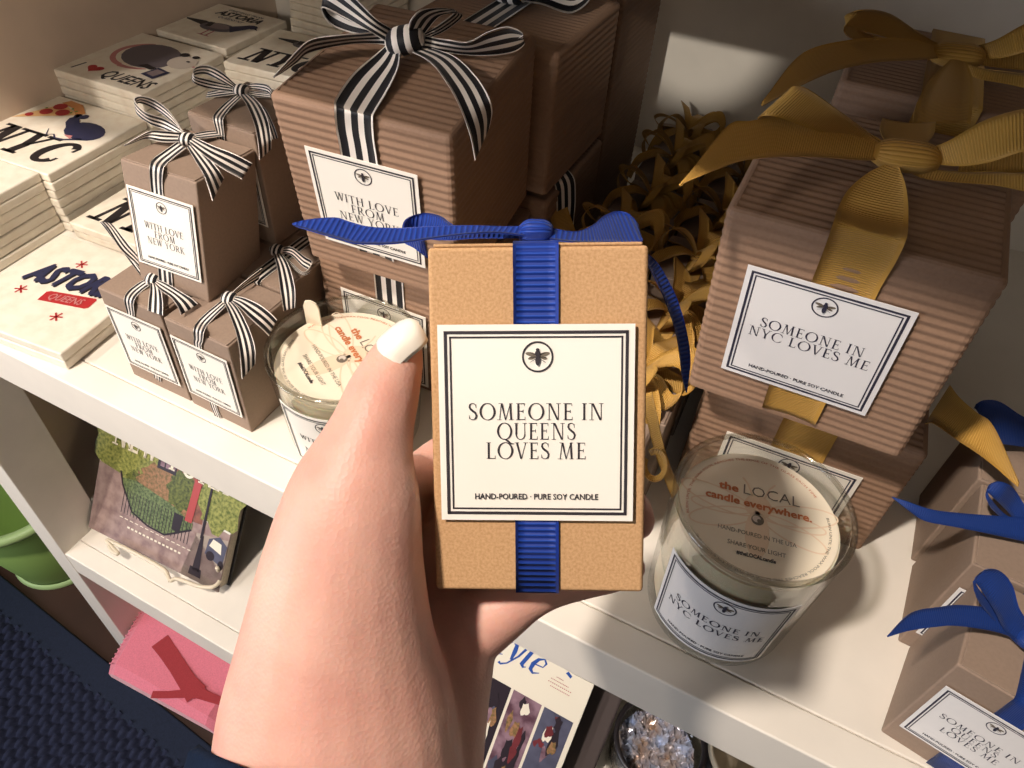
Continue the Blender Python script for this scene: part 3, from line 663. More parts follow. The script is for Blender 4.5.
def sansart(art, body, cx, y, h, m, fit=None, bold=.03, shear=.3, rot=0):
    text_on(art, body, cx, y, h, m, 1, fit, bold, shear, rot)
def pigeon(art, cx, cy, s, flip=1):
    def q(pts): return [(cx + flip * x * s, cy + y * s) for x, y in pts]
    art.add([q([(-.62, .12), (-.30, .17), (-.1, .14), (-.1, -.02), (-.3, .03), (-.58, .08)])], 'black', 1)
    art.add([q(ell(.02, .06, .28, .15, 8))], 'pgrey', 2); art.add([q(ell(0, .09, .2, .095, 4))], 'pmid', 3)
    art.add([q([(-.2, .16), (-.12, .17), (-.08, .02), (-.17, .0)])], 'black', 4)
    art.add([q([(.15, .16), (.3, .0), (.42, .2), (.47, .30), (.36, .36), (.26, .26)])], 'navy', 4); art.add([q(ell(.44, .31, .085, .07))], 'navy', 5)
    art.add([q([(.5, .33), (.58, .25), (.5, .27)])], 'black', 5)
    for x in (-.02, .07): art.add([q([(x, -.06), (x + .025, -.06), (x + .035, -.26), (x + .005, -.26)]), q([(x - .05, -.27), (x + .1, -.27), (x + .02, -.235)])], 'ppink', 2)
a = Art(); slab('NYC', .46, .10, .34, .84, art=a)
# pizza slice and rat
a.add([[(.02, .52), (.20, .90), (.46, .80)]], 'cheese', 2); a.add([[(.17, .90), (.21, .965), (.36, .95), (.49, .85), (.47, .77), (.33, .87)]], 'crust', 3)
for cx, cy, r_ in ((.22, .84, .06), (.32, .77, .06), (.19, .72, .055), (.11, .62, .035)): a.add([ell(cx, cy, r_, r_ * .92)], 'red', 4)
for cx, cy in ((.34, .86), (.4, .84), (.14, .77), (.38, .8)): a.add([ell(cx, cy, .012, .012)], 'green', 4)
a.add([ell(.72, .62, .19, .135, -8)], 'navy', 2); a.add([[(.58, .70), (.48, .80), (.44, .73), (.47, .66), (.56, .58)]], 'navy', 3); a.add([ell(.53, .80, .035, .04), ell(.47, .79, .03, .035)], 'navy', 3)
a.add(stroke([(.80, .51), (.68, .44), (.60, .43), (.55, .47), (.50, .44), (.44, .52)], [.03, .022, .018, .014, .012, .006]), 'navy', 2); a.add([[(.62, .5), (.72, .47), (.7, .52)]], 'ppink', 3)
stack('coasters under the pizza rat coaster', 7, -.739, .3345, .05, .1205, a, 'cream NYC coaster with a pizza slice and a rat, topping a stack', 'plain-edged cream coaster in the stack under the pizza rat coaster')
a = Art(); sansart(a, 'I', .12, .10, .15, 'black', shear=.2, bold=0); sansart(a, 'QUEENS', .70, .095, .15, 'black', .52, bold=.03)
hh = [(.29 + .085 * .06 * 16 * math.sin(t) ** 3, .185 + .075 * .06 * (13 * math.cos(t) - 5 * math.cos(2 * t) - 2 * math.cos(3 * t) - math.cos(4 * t))) for t in [2 * PI * i / 28 for i in range(28)]]
a.add([hh], 'red', 2)
a.add(arc(.44, .60, .30, .27, 110, 262, .05, .05), 'ppink', 1); a.add(stroke([(.40, .345), (.5, .345), (.6, .37), (.66, .40)], [.05, .04, .03, .015]), 'ppink', 1.3)
a.add([ell(.50, .63, .29, .24, -12)], 'pgrey', 2); a.add([ell(.83, .66, .14, .13, -35)], 'pale', 3); a.add([[(.88, .72), (1.0, .63), (.88, .58)]], 'pale', 4); a.add([ell(.985, .63, .014, .014)], 'ppink', 5)
a.add([ell(.74, .79, .05, .04), ell(.86, .80, .035, .03)], 'black', 5); a.add([ell(.87, .69, .018, .014)], 'black', 6)
a.add([[(.70, .30), (.86, .27), (.90, .44), (.74, .47)]], 'navy', 4); a.add([[(.73, .33), (.83, .31), (.86, .42), (.76, .44)]], 'pmid', 5); a.add([[(.55, .42), (.7, .40), (.74, .45), (.6, .48)]], 'black', 4)
stack('coasters under the possum coaster', 10, -.741, .4585, .0265, .1195, a, 'cream I love Queens coaster with a grey possum, topping a stack', 'plain-edged cream coaster in the stack under the possum coaster')
a = Art(); sansart(a, 'GREETINGS FROM', .5, .87, .045, 'black', .5, bold=.01, shear=.2); sansart(a, 'ASTORIA', .5, .72, .13, 'black', .62, bold=.06); sansart(a, 'QUEENS NY', .48, .64, .05, 'pgrey', .36, bold=.01, shear=.2)
pigeon(a, .5, .36, .78)
PZ = .0905
R0 = at_z(286.6, 18.5, S + PZ); B0 = at_z(223, 48, S + PZ); e1 = (R0 - B0); sP = .104; dv = Vector((e1.x, e1.y, 0)).normalized(); fx = Vector((dv.y, -dv.x, 0)); rzP = math.atan2(fx.y, fx.x)
o = B0 - fx * sP; stack('coasters under the Astoria pigeon coaster', 10, max(o.x, XL + .003), o.y, rzP, sP, a, 'cream Astoria coaster with a walking pigeon, in the back corner', 'plain-edged cream coaster in the stack under the Astoria pigeon coaster')
a = Art(); slab('NYC', .5, .12, .34, .82, art=a); pigeon(a, .52, .70, .62)
L0 = at_z(221.5, 60.5, S + PZ); L1 = at_z(288, 23, S + PZ); dv = Vector(((L1 - L0).x, (L1 - L0).y, 0)).normalized(); fx = Vector((dv.y, -dv.x, 0)); rz2 = math.atan2(fx.y, fx.x)
stack('coasters under the NYC pigeon coaster', 10, L0.x + .0015, L0.y, rz2, .106, a, 'cream NYC coaster with a pigeon, behind the big striped-bow box', 'plain-edged cream coaster in the stack under the NYC pigeon coaster')
E0 = at_z(288, 26, S + PZ); stack('coasters in the tall back stack', 16, E0.x + .002, E0.y + .004, -.02, .100, None, 'topmost plain coaster of the tall stack against the back panel', 'plain-edged cream coaster in the tall stack against the back panel')
a = Art(); slab('NYC', .5, .12, .38, .84, art=a); a.add([ell(.55, .75, .2, .07, 10)], 'pmid', 2)
W0 = at_z(66, 222, S + .018); stack('coasters under the low NYC coaster', 2, W0.x + .002, W0.y + .001, .05, .112, a, 'low NYC coaster half hidden behind the striped-ribbon small boxes', 'plain-edged cream coaster beneath the low NYC coaster')
a = Art()
text_on(a, 'ASTORIA', .53, .52, .2, 'navy', 2, .74, .07, .45, .10); text_on(a, 'ASTORIA', .55, .51, .2, 'black', 1, .74, .05, .45, .10)
a.add([[(.45, .34), (.80, .40), (.82, .42), (.815, .50), (.80, .515), (.46, .45), (.44, .43)]], 'red', 2); text_on(a, 'QUEENS', .63, .395, .065, 'ppink', 3.5, .26, .02, .3, .15)
for cx, cy in ((.42, .77), (.26, .38), (.70, .26)):
    for k in range(3): t = k * PI / 3 + .3; a.add([[tuple(p) for p in q] for q in stroke([(cx - .045 * math.cos(t), cy - .045 * math.sin(t)), (cx + .045 * math.cos(t), cy + .045 * math.sin(t))], .012)], 'red', 2)
A0 = at_z(60.5, 354.5, S + .018); sA = .120
stack('coasters under the red and navy Astoria coaster', 2, A0.x - sA * math.cos(.085), A0.y - sA * math.sin(.085), .085, sA, a, 'cream coaster with navy brush lettering Astoria and a red band, at the shelf front', 'plain-edged cream coaster beneath the red and navy Astoria coaster')
a = Art(); a.add([ell(.73, .66, .022, .03)], 'navy', 2)
G0 = at_z(38, 165.5, S + .063)
sL = .115; ox, oy = -.628 - sL * (math.cos(.05) - math.sin(.05)), .3396 - sL * (math.sin(.05) + math.cos(.05))
stack('coasters in the left edge stack', 7, max(ox, XL + .003) if False else ox, oy, .05, sL, a, 'cream coaster with a dark print at its edge, cut by the left photo border', 'plain-edged cream coaster in the stack cut by the left photo border')

# ------------------------------------------------------------------ small striped-ribbon boxes
SW = .0118
def small_lab(w): return (w * .885, w * .985, w * .06, .0165)
def striped(x, y, z, rz, rx, ry, w, d, h, a, b, label, loops, tails, lines=T_NY, k0=None):
    X = xform(x, y, z, rz, rx, ry); r = gift_box('gift_box', label, 'small gift boxes with striped ribbon', X, w, d, h, False, lines, 'stripe', SW, small_lab(w), a=a, b=b, rx=w * .56)
    kn = bow_node(r, 'stripe', SW, k0 or (w * .56, d * .5, h + .006), (1, .2, 0), r=.0052)
    c = k0 or (w * .56, d * .5, h + .006)
    for q in loops: loop_piece(kn, c, *q, SW, 'stripe') if len(q) == 2 else loop_piece(kn, c, q[0], q[1], SW, 'stripe', **q[2])
    for q in tails: tail_piece(kn, c, q[0], q[1], q[2], SW, 'stripe', q[3])
    return r
# ------------------------------------------------------------------ ribbons drawn along edges on a box's own planes
def RB(name, parent, X, h, ctrl, m, n=7, cols=5, th=.0005, crown=0.0):
    """ctrl rows (u1,v1,u2,v2,face,lift[,lift2]); face T = top plane + lift, F = front plane + lift, D = camera distance"""
    iX = X.inverted(); R3 = X.to_3x3(); o = X.translation; A = []; B = []
    for c in ctrl:
        l1 = c[5]; l2 = c[6] if len(c) > 6 else l1
        for (u, v, l, out) in ((c[0], c[1], l1, A), (c[2], c[3], l2, B)):
            if c[4] == 'T': p = at_pl(u, v, o + R3 @ Vector((0, 0, h + l)), R3 @ Vector((0, 0, 1)))
            elif c[4] == 'F': p = at_pl(u, v, o + R3 @ Vector((0, -l, 0)), R3 @ Vector((0, 1, 0)))
            elif c[4] == 'Y': p = at_pl(u, v, (0, l, 0), (0, 1, 0))
            else: p = at_d(u, v, l)
            out.append(iX @ p)
    return ribbon(name, A, B, m, parent, n=n, cols=cols, th=th, crown=crown)
R_ = math.radians
def striped(x, y, z, rz, rx, ry, w, d, h, a, b, label, lines=T_NY, k=None, pieces=(), band=None):
    """pieces: (name, rows of (u1,v1,u2,v2,lift1,lift2)) drawn on the box's top plane raised by lift"""
    X = xform(x, y, z, rz, rx, ry)
    r = gift_box('gift_box', label, 'small gift boxes with striped ribbon', X, w, d, h, False, lines, 'stripe', 0 if band else SW, small_lab(w), a=a, b=b, rx=w * .56)
    if band: RB('ribbon_band', r, X, h, band, 'stripe', n=5, cols=4)
    if k is None: kc = Vector((w * .56, d * .5, h + .004))
    else: kc = X.inverted() @ at_pl(k[0], k[1], X.translation + X.to_3x3() @ Vector((0, 0, h + .006)), X.to_3x3() @ Vector((0, 0, 1)))
    kn = knot(r, kc, (1, .3, 0), .0050, .0098, 'stripe', 'bow_knot')
    for nm, rows_ in pieces: RB(nm, kn, X, h, [(q[0], q[1], q[2], q[3], 'T', q[4], q[5]) for q in rows_], 'stripe', n=6, cols=4)
    return r
striped(-.4240, .2320, S, .0051, 0, 0, .0589, .0600, .0871, .0006, .0009, 'small kraft box with striped ribbon, front left at the foot of the pile', k=(153, 279),
  band=[(154, 377, 161, 382, 'F', .0008), (151, 362, 158, 366, 'F', .0006), (130, 323, 137, 326, 'F', .0001), (126.5, 310, 134.5, 313, 'F', .0), (124, 299, 134, 302, 'F', .0004), (128, 291, 139, 294, 'T', .0012), (140, 282, 150, 285, 'T', .003), (149, 278, 155, 281, 'T', .005)],
  pieces=[('tail', [(150, 281, 157, 283, .006, .006), (150, 289, 161, 291, .007, .007), (148.5, 300, 163, 303, .005, .005), (147.7, 310.5, 163, 315.5, .002, .002)]),
          ('tail', [(155, 279, 154, 283, .006, .006), (166, 283, 160, 290, .009, .009), (181, 292, 170, 297, .009, .009), (191, 298, 177, 306, .007, .007), (198, 304, 181, 315, .003, .003)]),
          ('loop', [(151, 276, 150, 281, .006, .006), (140, 258, 136, 264, .006, .006), (129, 245, 120, 249, .008, .008), (118, 231, 106, 227, .010, .010), (112, 224, 100, 222, .008, .006), (124, 240, 112, 238, .004, .002), (146, 272, 142, 278, .003, .002)])])
striped(-.3626, .2317, S, -.0176, 0, 0, .0578, .0600, .0861, .0008, .0010, 'small kraft box with striped ribbon, front right beside the left candle', k=(229, 298),
  band=[(215, 416, 222, 420, 'F', .0008), (209, 400, 216, 404, 'F', .0006), (195, 349, 202.5, 352, 'F', .0001), (194, 338, 203, 341, 'F', .0), (193.5, 329, 204, 333, 'F', .0004), (197, 322, 207, 326, 'T', .0012), (206, 313, 214, 318, 'T', .003), (221, 301, 226, 306, 'T', .006)],
  pieces=[('tail', [(224, 302, 231, 301, .006, .006), (229, 314, 240, 311, .010, .010), (236, 334, 250, 331, .012, .012), (240, 356, 255, 348, .008, .008), (242, 379, 255, 364, -.002, -.001)]),
          ('tail', [(233, 296, 231, 301, .006, .006), (244, 298, 239, 307, .011, .011), (258, 304, 251, 319, .012, .012), (269, 312, 261, 328, .010, .010), (277, 320, 269, 336, .006, .004)]),
          ('loop', [(229, 296, 226, 299, .006, .006), (238, 287, 234, 295, .008, .004), (250, 277, 246, 287, .010, .004), (262, 268, 258, 280, .010, .003)])])
striped(-.4031, .2535, .9489, .0913, -.1049, .0333, .0585, .0592, .0899, .0024, .0038, 'small kraft box with striped ribbon, set on top of the front pair', k=(187, 139),
  band=[(159, 282, 173, 288, 'F', .0008), (158, 270, 172, 276, 'F', .0004), (156, 240, 169, 246, 'F', -.0008), (152, 200, 164, 203, 'F', -.0022), (150, 180, 162.5, 183, 'F', -.0027), (149.5, 166, 163.5, 170, 'F', -.0022), (153, 159, 167, 164, 'T', .001), (164, 151, 176, 156, 'T', .003), (177, 142, 186, 148, 'T', .006)],
  pieces=[('loop', [(184, 133, 187, 138, .007, .006), (170, 112, 174, 124, .014, .008), (155, 100, 156, 110, .020, .012), (141, 96, 138, 103, .024, .018), (134, 100, 137, 114, .024, .014), (145, 112, 150, 124, .018, .008), (165, 119, 163, 129, .012, .005), (184, 131, 181, 137, .007, .005)]),
          ('loop', [(181, 133, 181, 142, .006, .005), (165, 131, 162, 142, .009, .005), (150, 131, 145, 139, .010, .005), (136, 138, 130, 144, .008, .005), (126, 144, 124, 146, .006, .005)]),
          ('tail', [(192, 136, 189, 143, .007, .007), (213, 146, 206, 157, .011, .011), (234, 154, 222, 168, .011, .011), (252.5, 163.5, 242, 179, .006, .006)]),
          ('tail', [(194, 144, 187, 147, .007, .007), (206, 155, 196, 162, .010, .010), (217, 168, 205, 178, .010, .010), (224, 178, 212.5, 201, .004, .002)]),
          ('tail', [(193, 134, 195, 139, .006, .006), (207, 131, 209, 138, .004, .004), (223, 130, 224, 136, .002, .002)])])
striped(-.4056, .3325, .9507, -.0228, 0, 0, .0609, .0600, .0902, 0, 0, 'small kraft box with striped ribbon, raised behind the topmost small box', k=(241, 90),
  band=[(217, 150, 225, 153, 'F', .0006), (216.5, 133, 224.5, 136, 'F', .001), (213, 119, 223, 121, 'F', .0018), (215, 113, 225, 116, 'T', .0012), (224, 104, 231, 108, 'T', .003), (236, 94, 241, 98, 'T', .006)],
  pieces=[('loop', [(236, 85, 236, 90, .006, .005), (222, 72, 218, 80, .016, .010), (208, 65.5, 205, 74, .020, .012), (195.5, 67, 193, 76, .020, .014), (194, 75, 194, 83, .018, .012), (207, 79, 206, 88, .012, .006), (222, 83, 223, 91, .008, .005), (236, 86, 236, 92, .006, .004)]),
          ('loop', [(236, 89, 236, 94, .005, .004), (222, 89, 222, 96, .005, .003), (208, 92, 206, 98, .004, .002)]),
          ('loop', [(246, 85, 246, 90, .006, .005), (256, 83, 256, 90, .010, .006), (268, 85, 268, 93, .012, .007), (272, 92, 270, 98, .008, .004), (258, 92, 256, 97, .005, .003), (246, 90, 246, 95, .005, .004)]),
          ('tail', [(240, 95, 249, 94, .006, .006), (247, 106, 260, 104, .010, .010), (254, 124, 268, 120, .010, .010), (258, 143, 271, 138, .004, .004), (259.5, 160, 271, 149, -.006, -.004)]),
          ('tail', [(246, 97, 252, 96, .004, .004), (258, 110, 266, 110, .006, .006), (266, 126, 274, 126, .005, .005), (270, 140, 278, 138, .0, .0)])])
r_ = striped(-.4056, .3325, S, -.0228, 0, 0, .0600, .0600, .0890, 0, 0, 'small kraft box at the bottom of the pile, hidden behind the front left one', lines=None)
striped(-.3680, .2950, S, -.03, 0, 0, .0585, .0600, .0870, 0, 0, 'small kraft box with striped ribbon, behind the front right one', k=(277, 250),
  pieces=[('tail', [(273.5, 254, 281, 253, .006, .006), (277, 268, 289, 266, .010, .010), (280, 290, 295, 288, .010, .010), (283.5, 311, 295, 308, .0, .0)]),
          ('loop', [(281, 248, 282, 253, .006, .005), (292, 247, 292, 256, .012, .007), (304, 256, 302, 266, .012, .006), (312, 262, 310, 272, .009, .004), (304, 272, 302, 275, .006, .003), (292, 263, 291, 267, .005, .002), (281, 252, 281, 257, .005, .003)])])

# big striped boxes
BLW = .0242
X = xform(-.2906, .3066, .9788, .0739, .1119, -.0035); W_, D_, H_ = .1125, .1207, .1237
r = gift_box('gift_box', 'large corrugated kraft box with black and white striped bow, on top of its stack', 'large corrugated boxes with striped ribbon', X, W_, D_, H_, True, T_NY, 'stripe', 0, (.0725, .0725, .0186, .0226), a=.0056, b=-.0049)
iX = X.inverted()
RB('ribbon_band', r, X, H_, [(358, 250, 394, 262, 'F', .0022), (350, 215, 387, 225, 'F', .0034), (340, 149, 377, 158, 'F', .0052), (336, 128, 374, 138, 'F', .0056), (334.5, 108, 373, 119, 'F', .0066), (336, 98, 375, 112, 'T', .0016), (353, 74, 388, 90, 'T', .003), (375, 55, 398, 68, 'T', .006), (388, 44, 400, 50, 'T', .010)], 'stripe', crown=.04)
kc = iX @ at_pl(405, 40, X.translation + X.to_3x3() @ Vector((0, 0, H_ + .012)), X.to_3x3() @ Vector((0, 0, 1)))
kn = knot(r, kc, (.94, .34, .25), .0092, .0215, 'stripe', 'bow_knot')
T_ = lambda rows_: [(a_, b_, c_, d_, 'T', l1, l2) for a_, b_, c_, d_, l1, l2 in rows_]
RB('loop', kn, X, H_, T_([(393, 30, 390, 44, .012, .012), (375, 18, 372, 33, .022, .016), (350, -8, 345, 18, .034, .020), (330, -28, 322, 8, .040, .024), (322, -20, 330, 24, .034, .014), (340, 0, 352, 33, .026, .010), (372, 22, 380, 36, .018, .010), (392, 34, 392, 40, .012, .010)]), 'stripe')
RB('tail', kn, X, H_, T_([(392, 31, 388, 45, .012, .010), (368, 33, 362, 43, .016, .006), (340, 35, 336, 46, .018, .004), (310, 40, 308, 53, .016, .003), (290, 58, 296, 63, .010, .002), (273, 77, 274, 78, .004, .004)]), 'stripe')
RB('loop', kn, X, H_, T_([(425, 36, 424, 49, .012, .010), (448, 40, 444, 52, .016, .006), (468, 42, 470, 55, .016, .004), (488, 32, 496, 55, .022, .004), (508, 27, 516, 51, .026, .005), (523, 34, 524, 42, .022, .010), (512, 40, 500, 45, .014, .008), (478, 49, 470, 52, .008, .005), (440, 51, 428, 52, .006, .005)]), 'stripe')
RB('tail', kn, X, H_, T_([(404, 48, 424, 46, .008, .008), (430, 62, 455, 57, .012, .012), (448, 85, 477, 78, .014, .014), (460, 108, 489, 98, .010, .012)]) + [(470, 135, 492, 112, 'F', -.001, -.02), (475, 160, 489, 128, 'F', .002, -.018)], 'stripe')
RB('loop', kn, X, H_, T_([(408, 30, 424, 34, .02, .014), (412, 18, 440, 16, .028, .02), (425, 9, 458, 13, .03, .02), (455, 10, 462, 17, .022, .014), (440, 24, 446, 30, .016, .01), (420, 36, 422, 42, .01, .01)]), 'stripe')
X = xform(-.3057, .3290, S, .0245, .0, 0); W_, D_, H_ = .1190, .1200, .1085
r = gift_box('gift_box', 'large corrugated kraft box with striped ribbon, beneath the big striped-bow box', 'large corrugated boxes with striped ribbon', X, W_, D_, H_, True, T_NY, 'stripe', BLW, (.0725, .0725, .0196, .005), rx=.0622)
knot(r, (.06, .06, H_ + .0055), (1, 0, 0), .005, .03, 'stripe', 'bow_knot')
X = xform(-.298, .452, S, 0); r = gift_box('gift_box', 'large corrugated kraft box in the dark behind, at the bottom', 'large corrugated boxes with striped ribbon', X, .12, .12, .1175, True, None, 'stripe', BLW, None)
kn = knot(r, (.06, .06, .1235), (1, 0, 0), .005, .03, 'stripe', 'bow_knot')
tail_piece(kn, (.06, .06, .121), R_(-25), .02, .05, .02, 'stripe', .066)
X = xform(-.2985, .447, S + .1265, 0, 0, 0); r = gift_box('gift_box', 'large corrugated kraft box with striped ribbon, behind the big striped-bow box', 'large corrugated boxes with striped ribbon', X, .12, .12, .107, True, None, 'stripe', BLW, None, rx=.054)
kn = knot(r, (.054, .06, .117), (1, 0, 0), .010, .026, 'stripe', 'bow_knot')
for z_, hh_, nm_ in ((S, .1175, 'large corrugated kraft box at the bottom of the far stack by the back panel'), (S + .1180, .1155, 'large corrugated kraft box topping the far stack by the back panel')):
    gift_box('gift_box', nm_, 'large corrugated boxes with striped ribbon', xform(-.303, .585, z_, .01), .12, .12, hh_, True, None, 'stripe', BLW, None); loop_piece(kn, (.054, .06, .117), R_(160), .06, BLW, 'stripe', lift=.02); loop_piece(kn, (.054, .06, .117), R_(15), .06, BLW, 'stripe', lift=.02)

# ------------------------------------------------------------------ big gold-ribbon boxes on the right
X = xform(-.0168, .3411, S, .0462, 0, 0); W_, D_, H_ = .1300, .1200, .1015
r = gift_box('gift_box', 'large corrugated kraft box with gold ribbon behind the right candle, bottom of its stack', 'large corrugated boxes with gold ribbon', X, W_, D_, H_, True, T_NYC, 'gold', .0320, (.0838, .0725, .022, -.006 + .002), rx=.0655, dark='ink2')
kn = knot(r, (.0655, .06, H_ + .0065), (1, 0, 0), .006, .04, 'gold', 'bow_knot')
RB('tail', kn, X, H_, [(950, 385, 925, 424, 'T', .004, .004), (960, 398, 934, 424, 'T', .012, .006), (976, 412, 957, 440, 'T', .018, .010), (994, 427, 985, 459, 'T', .020, .012), (1019, 482, 1018, 487, 'T', .02, .018)], 'gold', cols=4)
X = xform(-.0253, .3131, .9815, -.0019, .0525, -.0289); W_, D_, H_ = .1162, .1181, .1235
r = gift_box('gift_box', 'large corrugated kraft box with wide gold bow, upper right, Someone in NYC loves me', 'large corrugated boxes with gold ribbon', X, W_, D_, H_, True, T_NYC, 'gold', 0, (.0750, .0735, .0160, .0240), a=-.003, b=-.006, dark='ink2', paper='paper2')
RB('ribbon_band', r, X, H_, [(762, 407, 815, 425, 'F', .0014), (772, 378, 830, 395, 'F', .0028), (800, 310, 864, 325, 'F', .0046), (814, 275, 879, 291, 'F', .0058), (826, 244, 896, 262, 'F', .0072), (834, 220, 906, 240, 'F', .0088), (838, 208, 908, 226, 'T', .002), (848, 190, 908, 204, 'T', .006), (868, 173, 905, 184, 'T', .010), (889, 163, 899, 167, 'T', .013)], 'gold', crown=.05)
iX = X.inverted(); R3 = X.to_3x3()
kc = iX @ at_pl(906, 156, X.translation + R3 @ Vector((0, 0, H_ + .014)), R3 @ Vector((0, 0, 1)))
kn = knot(r, kc, (1, .12, .05), .0085, .028, 'gold', 'bow_knot')
RB('tail', kn, X, H_, T_([(890, 146, 884, 160, .014, .012), (865, 132, 858, 160, .020, .014), (825, 121, 815, 157, .026, .02), (785, 117, 775, 157, .03, .024), (750, 121, 742, 161, .034, .028), (727, 126, 716, 170, .036, .03), (690, 172, 687, 182, .032, .031), (679, 185, 680, 186, .03, .03)]), 'gold', cols=6)
RB('loop', kn, X, H_, T_([(888, 148, 884, 154, .014, .012), (862, 128, 850, 140, .026, .016), (835, 108, 815, 130, .042, .026), (805, 88, 775, 116, .054, .036), (790, 90, 758, 120, .048, .030), (800, 108, 790, 135, .030, .014), (850, 140, 845, 152, .014, .008), (886, 152, 884, 158, .010, .008)]), 'gold', cols=5)
RB('loop', kn, X, H_, T_([(926, 150, 926, 163, .014, .012), (950, 140, 958, 166, .026, .018), (985, 120, 990, 162, .040, .024), (1030, 108, 1030, 150, .050, .032), (1075, 105, 1075, 150, .050, .030), (1085, 120, 1085, 165, .036, .018), (1030, 140, 1030, 172, .02, .008), (960, 160, 958, 172, .010, .006)]), 'gold', cols=5)
RB('tail', kn, X, H_, T_([(900, 162, 898, 166, .010, .010), (925, 168, 922, 178, .012, .008), (960, 172, 955, 182, .012, .006), (1000, 172, 1000, 186, .014, .006), (1060, 176, 1060, 200, .014, .006)]), 'gold', cols=4)
RB('tail', kn, X, H_, T_([(898, 152, 918, 152, .012, .012), (886, 142, 926, 144, .010, .010), (880, 130, 934, 134, .008, .008), (882, 118, 936, 122, .005, .005)]), 'gold', cols=4, crown=.06)
def gold_bow(r, c, wd, s):
    kn = knot(r, c, (1, .1, 0), wd * .30, wd * .9, 'gold', 'bow_knot')
    loop_piece(kn, c, R_(172), .062 * s, wd, 'gold', lift=.022 * s, tilt=.5); loop_piece(kn, c, R_(8), .062 * s, wd, 'gold', lift=.022 * s, tilt=.5)
    tail_piece(kn, c, R_(190), .03 * s, .012 * s, wd, 'gold', .060 * s, lift=.010); tail_piece(kn, c, R_(-14), .02 * s, .01, wd, 'gold', .058 * s, lift=.01)
    tail_piece(kn, c, R_(-92), .0, .0, wd, 'gold', .055 * s, lift=.004, name='tail'); return kn
X = xform(-.008, .462, S, .01); r = gift_box('gift_box', 'large corrugated kraft box with gold ribbon, at the bottom of the dark rear stack', 'large corrugated boxes with gold ribbon', X, .12, .12, .123, True, None, 'gold', .032, None); knot(r, (.06, .06, .1295), (1, 0, 0), .005, .04, 'gold', 'bow_knot')
X = xform(-.008, .460, S + .1345, .01); r = gift_box('gift_box', 'large corrugated kraft box with gold bow in deep shade at the upper right corner', 'large corrugated boxes with gold ribbon', X, .12, .12, .1165, True, None, 'gold', .032, None); 
h_ = .1165; iX = X.inverted(); c = iX @ at_z(957, 55, X.translation.z + h_ + .012)
kn = knot(r, c, (1, .1, .05), .0085, .028, 'gold', 'bow_knot')
RB('tail', kn, X, h_, T_([(948, 46, 944, 58, .012, .010), (925, 41, 915, 60, .018, .014), (890, 38, 878, 62, .024, .020), (850, 40, 838, 70, .028, .024), (803, 53, 800, 86, .030, .026), (768, 94, 768, 103, .026, .025), (761, 105, 762, 106, .024, .024)]), 'gold', cols=6)
RB('loop', kn, X, h_, T_([(946, 48, 942, 54, .012, .010), (918, 32, 905, 42, .026, .018), (890, 14, 868, 32, .042, .028), (862, 10, 845, 26, .048, .036), (845, 18, 850, 38, .040, .026), (870, 34, 878, 44, .024, .012), (915, 46, 918, 52, .014, .008), (946, 52, 946, 58, .010, .008)]), 'gold', cols=5)
RB('loop', kn, X, h_, T_([(968, 48, 968, 58, .012, .010), (995, 40, 1000, 58, .024, .016), (1030, 22, 1035, 50, .038, .024), (1080, 10, 1085, 46, .044, .026), (1085, 30, 1085, 60, .030, .016), (1030, 52, 1030, 70, .016, .008), (970, 56, 970, 64, .010, .006)]), 'gold', cols=5)
RB('tail', kn, X, h_, T_([(962, 60, 960, 66, .010, .008), (980, 68, 976, 78, .012, .006), (1010, 72, 1008, 84, .014, .006), (1050, 78, 1050, 94, .014, .006)]), 'gold', cols=4)
RB('tail', kn, X, h_, T_([(952, 58, 964, 58, .012, .012), (930, 80, 972, 78, .010, .010), (916, 105, 973, 100, .008, .008), (912, 128, 970, 124, .004, .004)]), 'gold', cols=4, crown=.05)
# ------------------------------------------------------------------ heap of small gold-ribbon boxes in the dark
proto = None; rnd = random.Random(11); gi = 0
for iy in range(5):
    for ix in range(2):
        if iy == 1 and ix == 0: continue
        x = -.149 + ix * .0640 + rnd.uniform(-.002, .002); y = .306 + iy * .0705 + rnd.uniform(0, .004); rz = rnd.uniform(-.05, .05)
        if proto is None:
            proto = gift_box('gift_box', 'small kraft box with gold ribbon in the shadowy heap behind the held box', 'small gold-ribbon boxes in the dark heap', xform(x, y, S, rz), .056, .058, .086, False, None, 'gold', .0125, None)
            c = (.028, .029, .092); kn = knot(proto, c, (1, .1, 0), .005, .011, 'gold', 'bow_knot')
            for q in ((R_(165), .036, .014), (R_(18), .036, .014), (R_(205), .032, .022), (R_(-22), .034, .022), (R_(95), .032, .018), (R_(-80), .026, .016)): loop_piece(kn, c, q[0], q[1], .0125, 'gold', lift=q[2], tilt=.6, open_=.8)
            tail_piece(kn, c, R_(-60), .016, .014, .0125, 'gold', .032, lift=.008); tail_piece(kn, c, R_(215), .02, .016, .0125, 'gold', .034, lift=.008); tail_piece(kn, c, R_(70), .018, .0, .0125, 'gold', .03, lift=.014)
        else:
            c_ = copy_tree(proto); c_.matrix_world = xform(x, y, S, rz + (PI if rnd.random() < .0 else 0))
# second layer lying at angles
for (x, y, z, rz, rx, ry) in ((-.150, .665, S + .0005, .3, 0, 0), (-.08, .67, S + .0005, -.4, 0, 0)):
    c_ = copy_tree(proto); c_.matrix_world = xform(x, y, z - .058 * 0, rz, rx + 0, ry)
    c_.scale = (1, 1, .85)

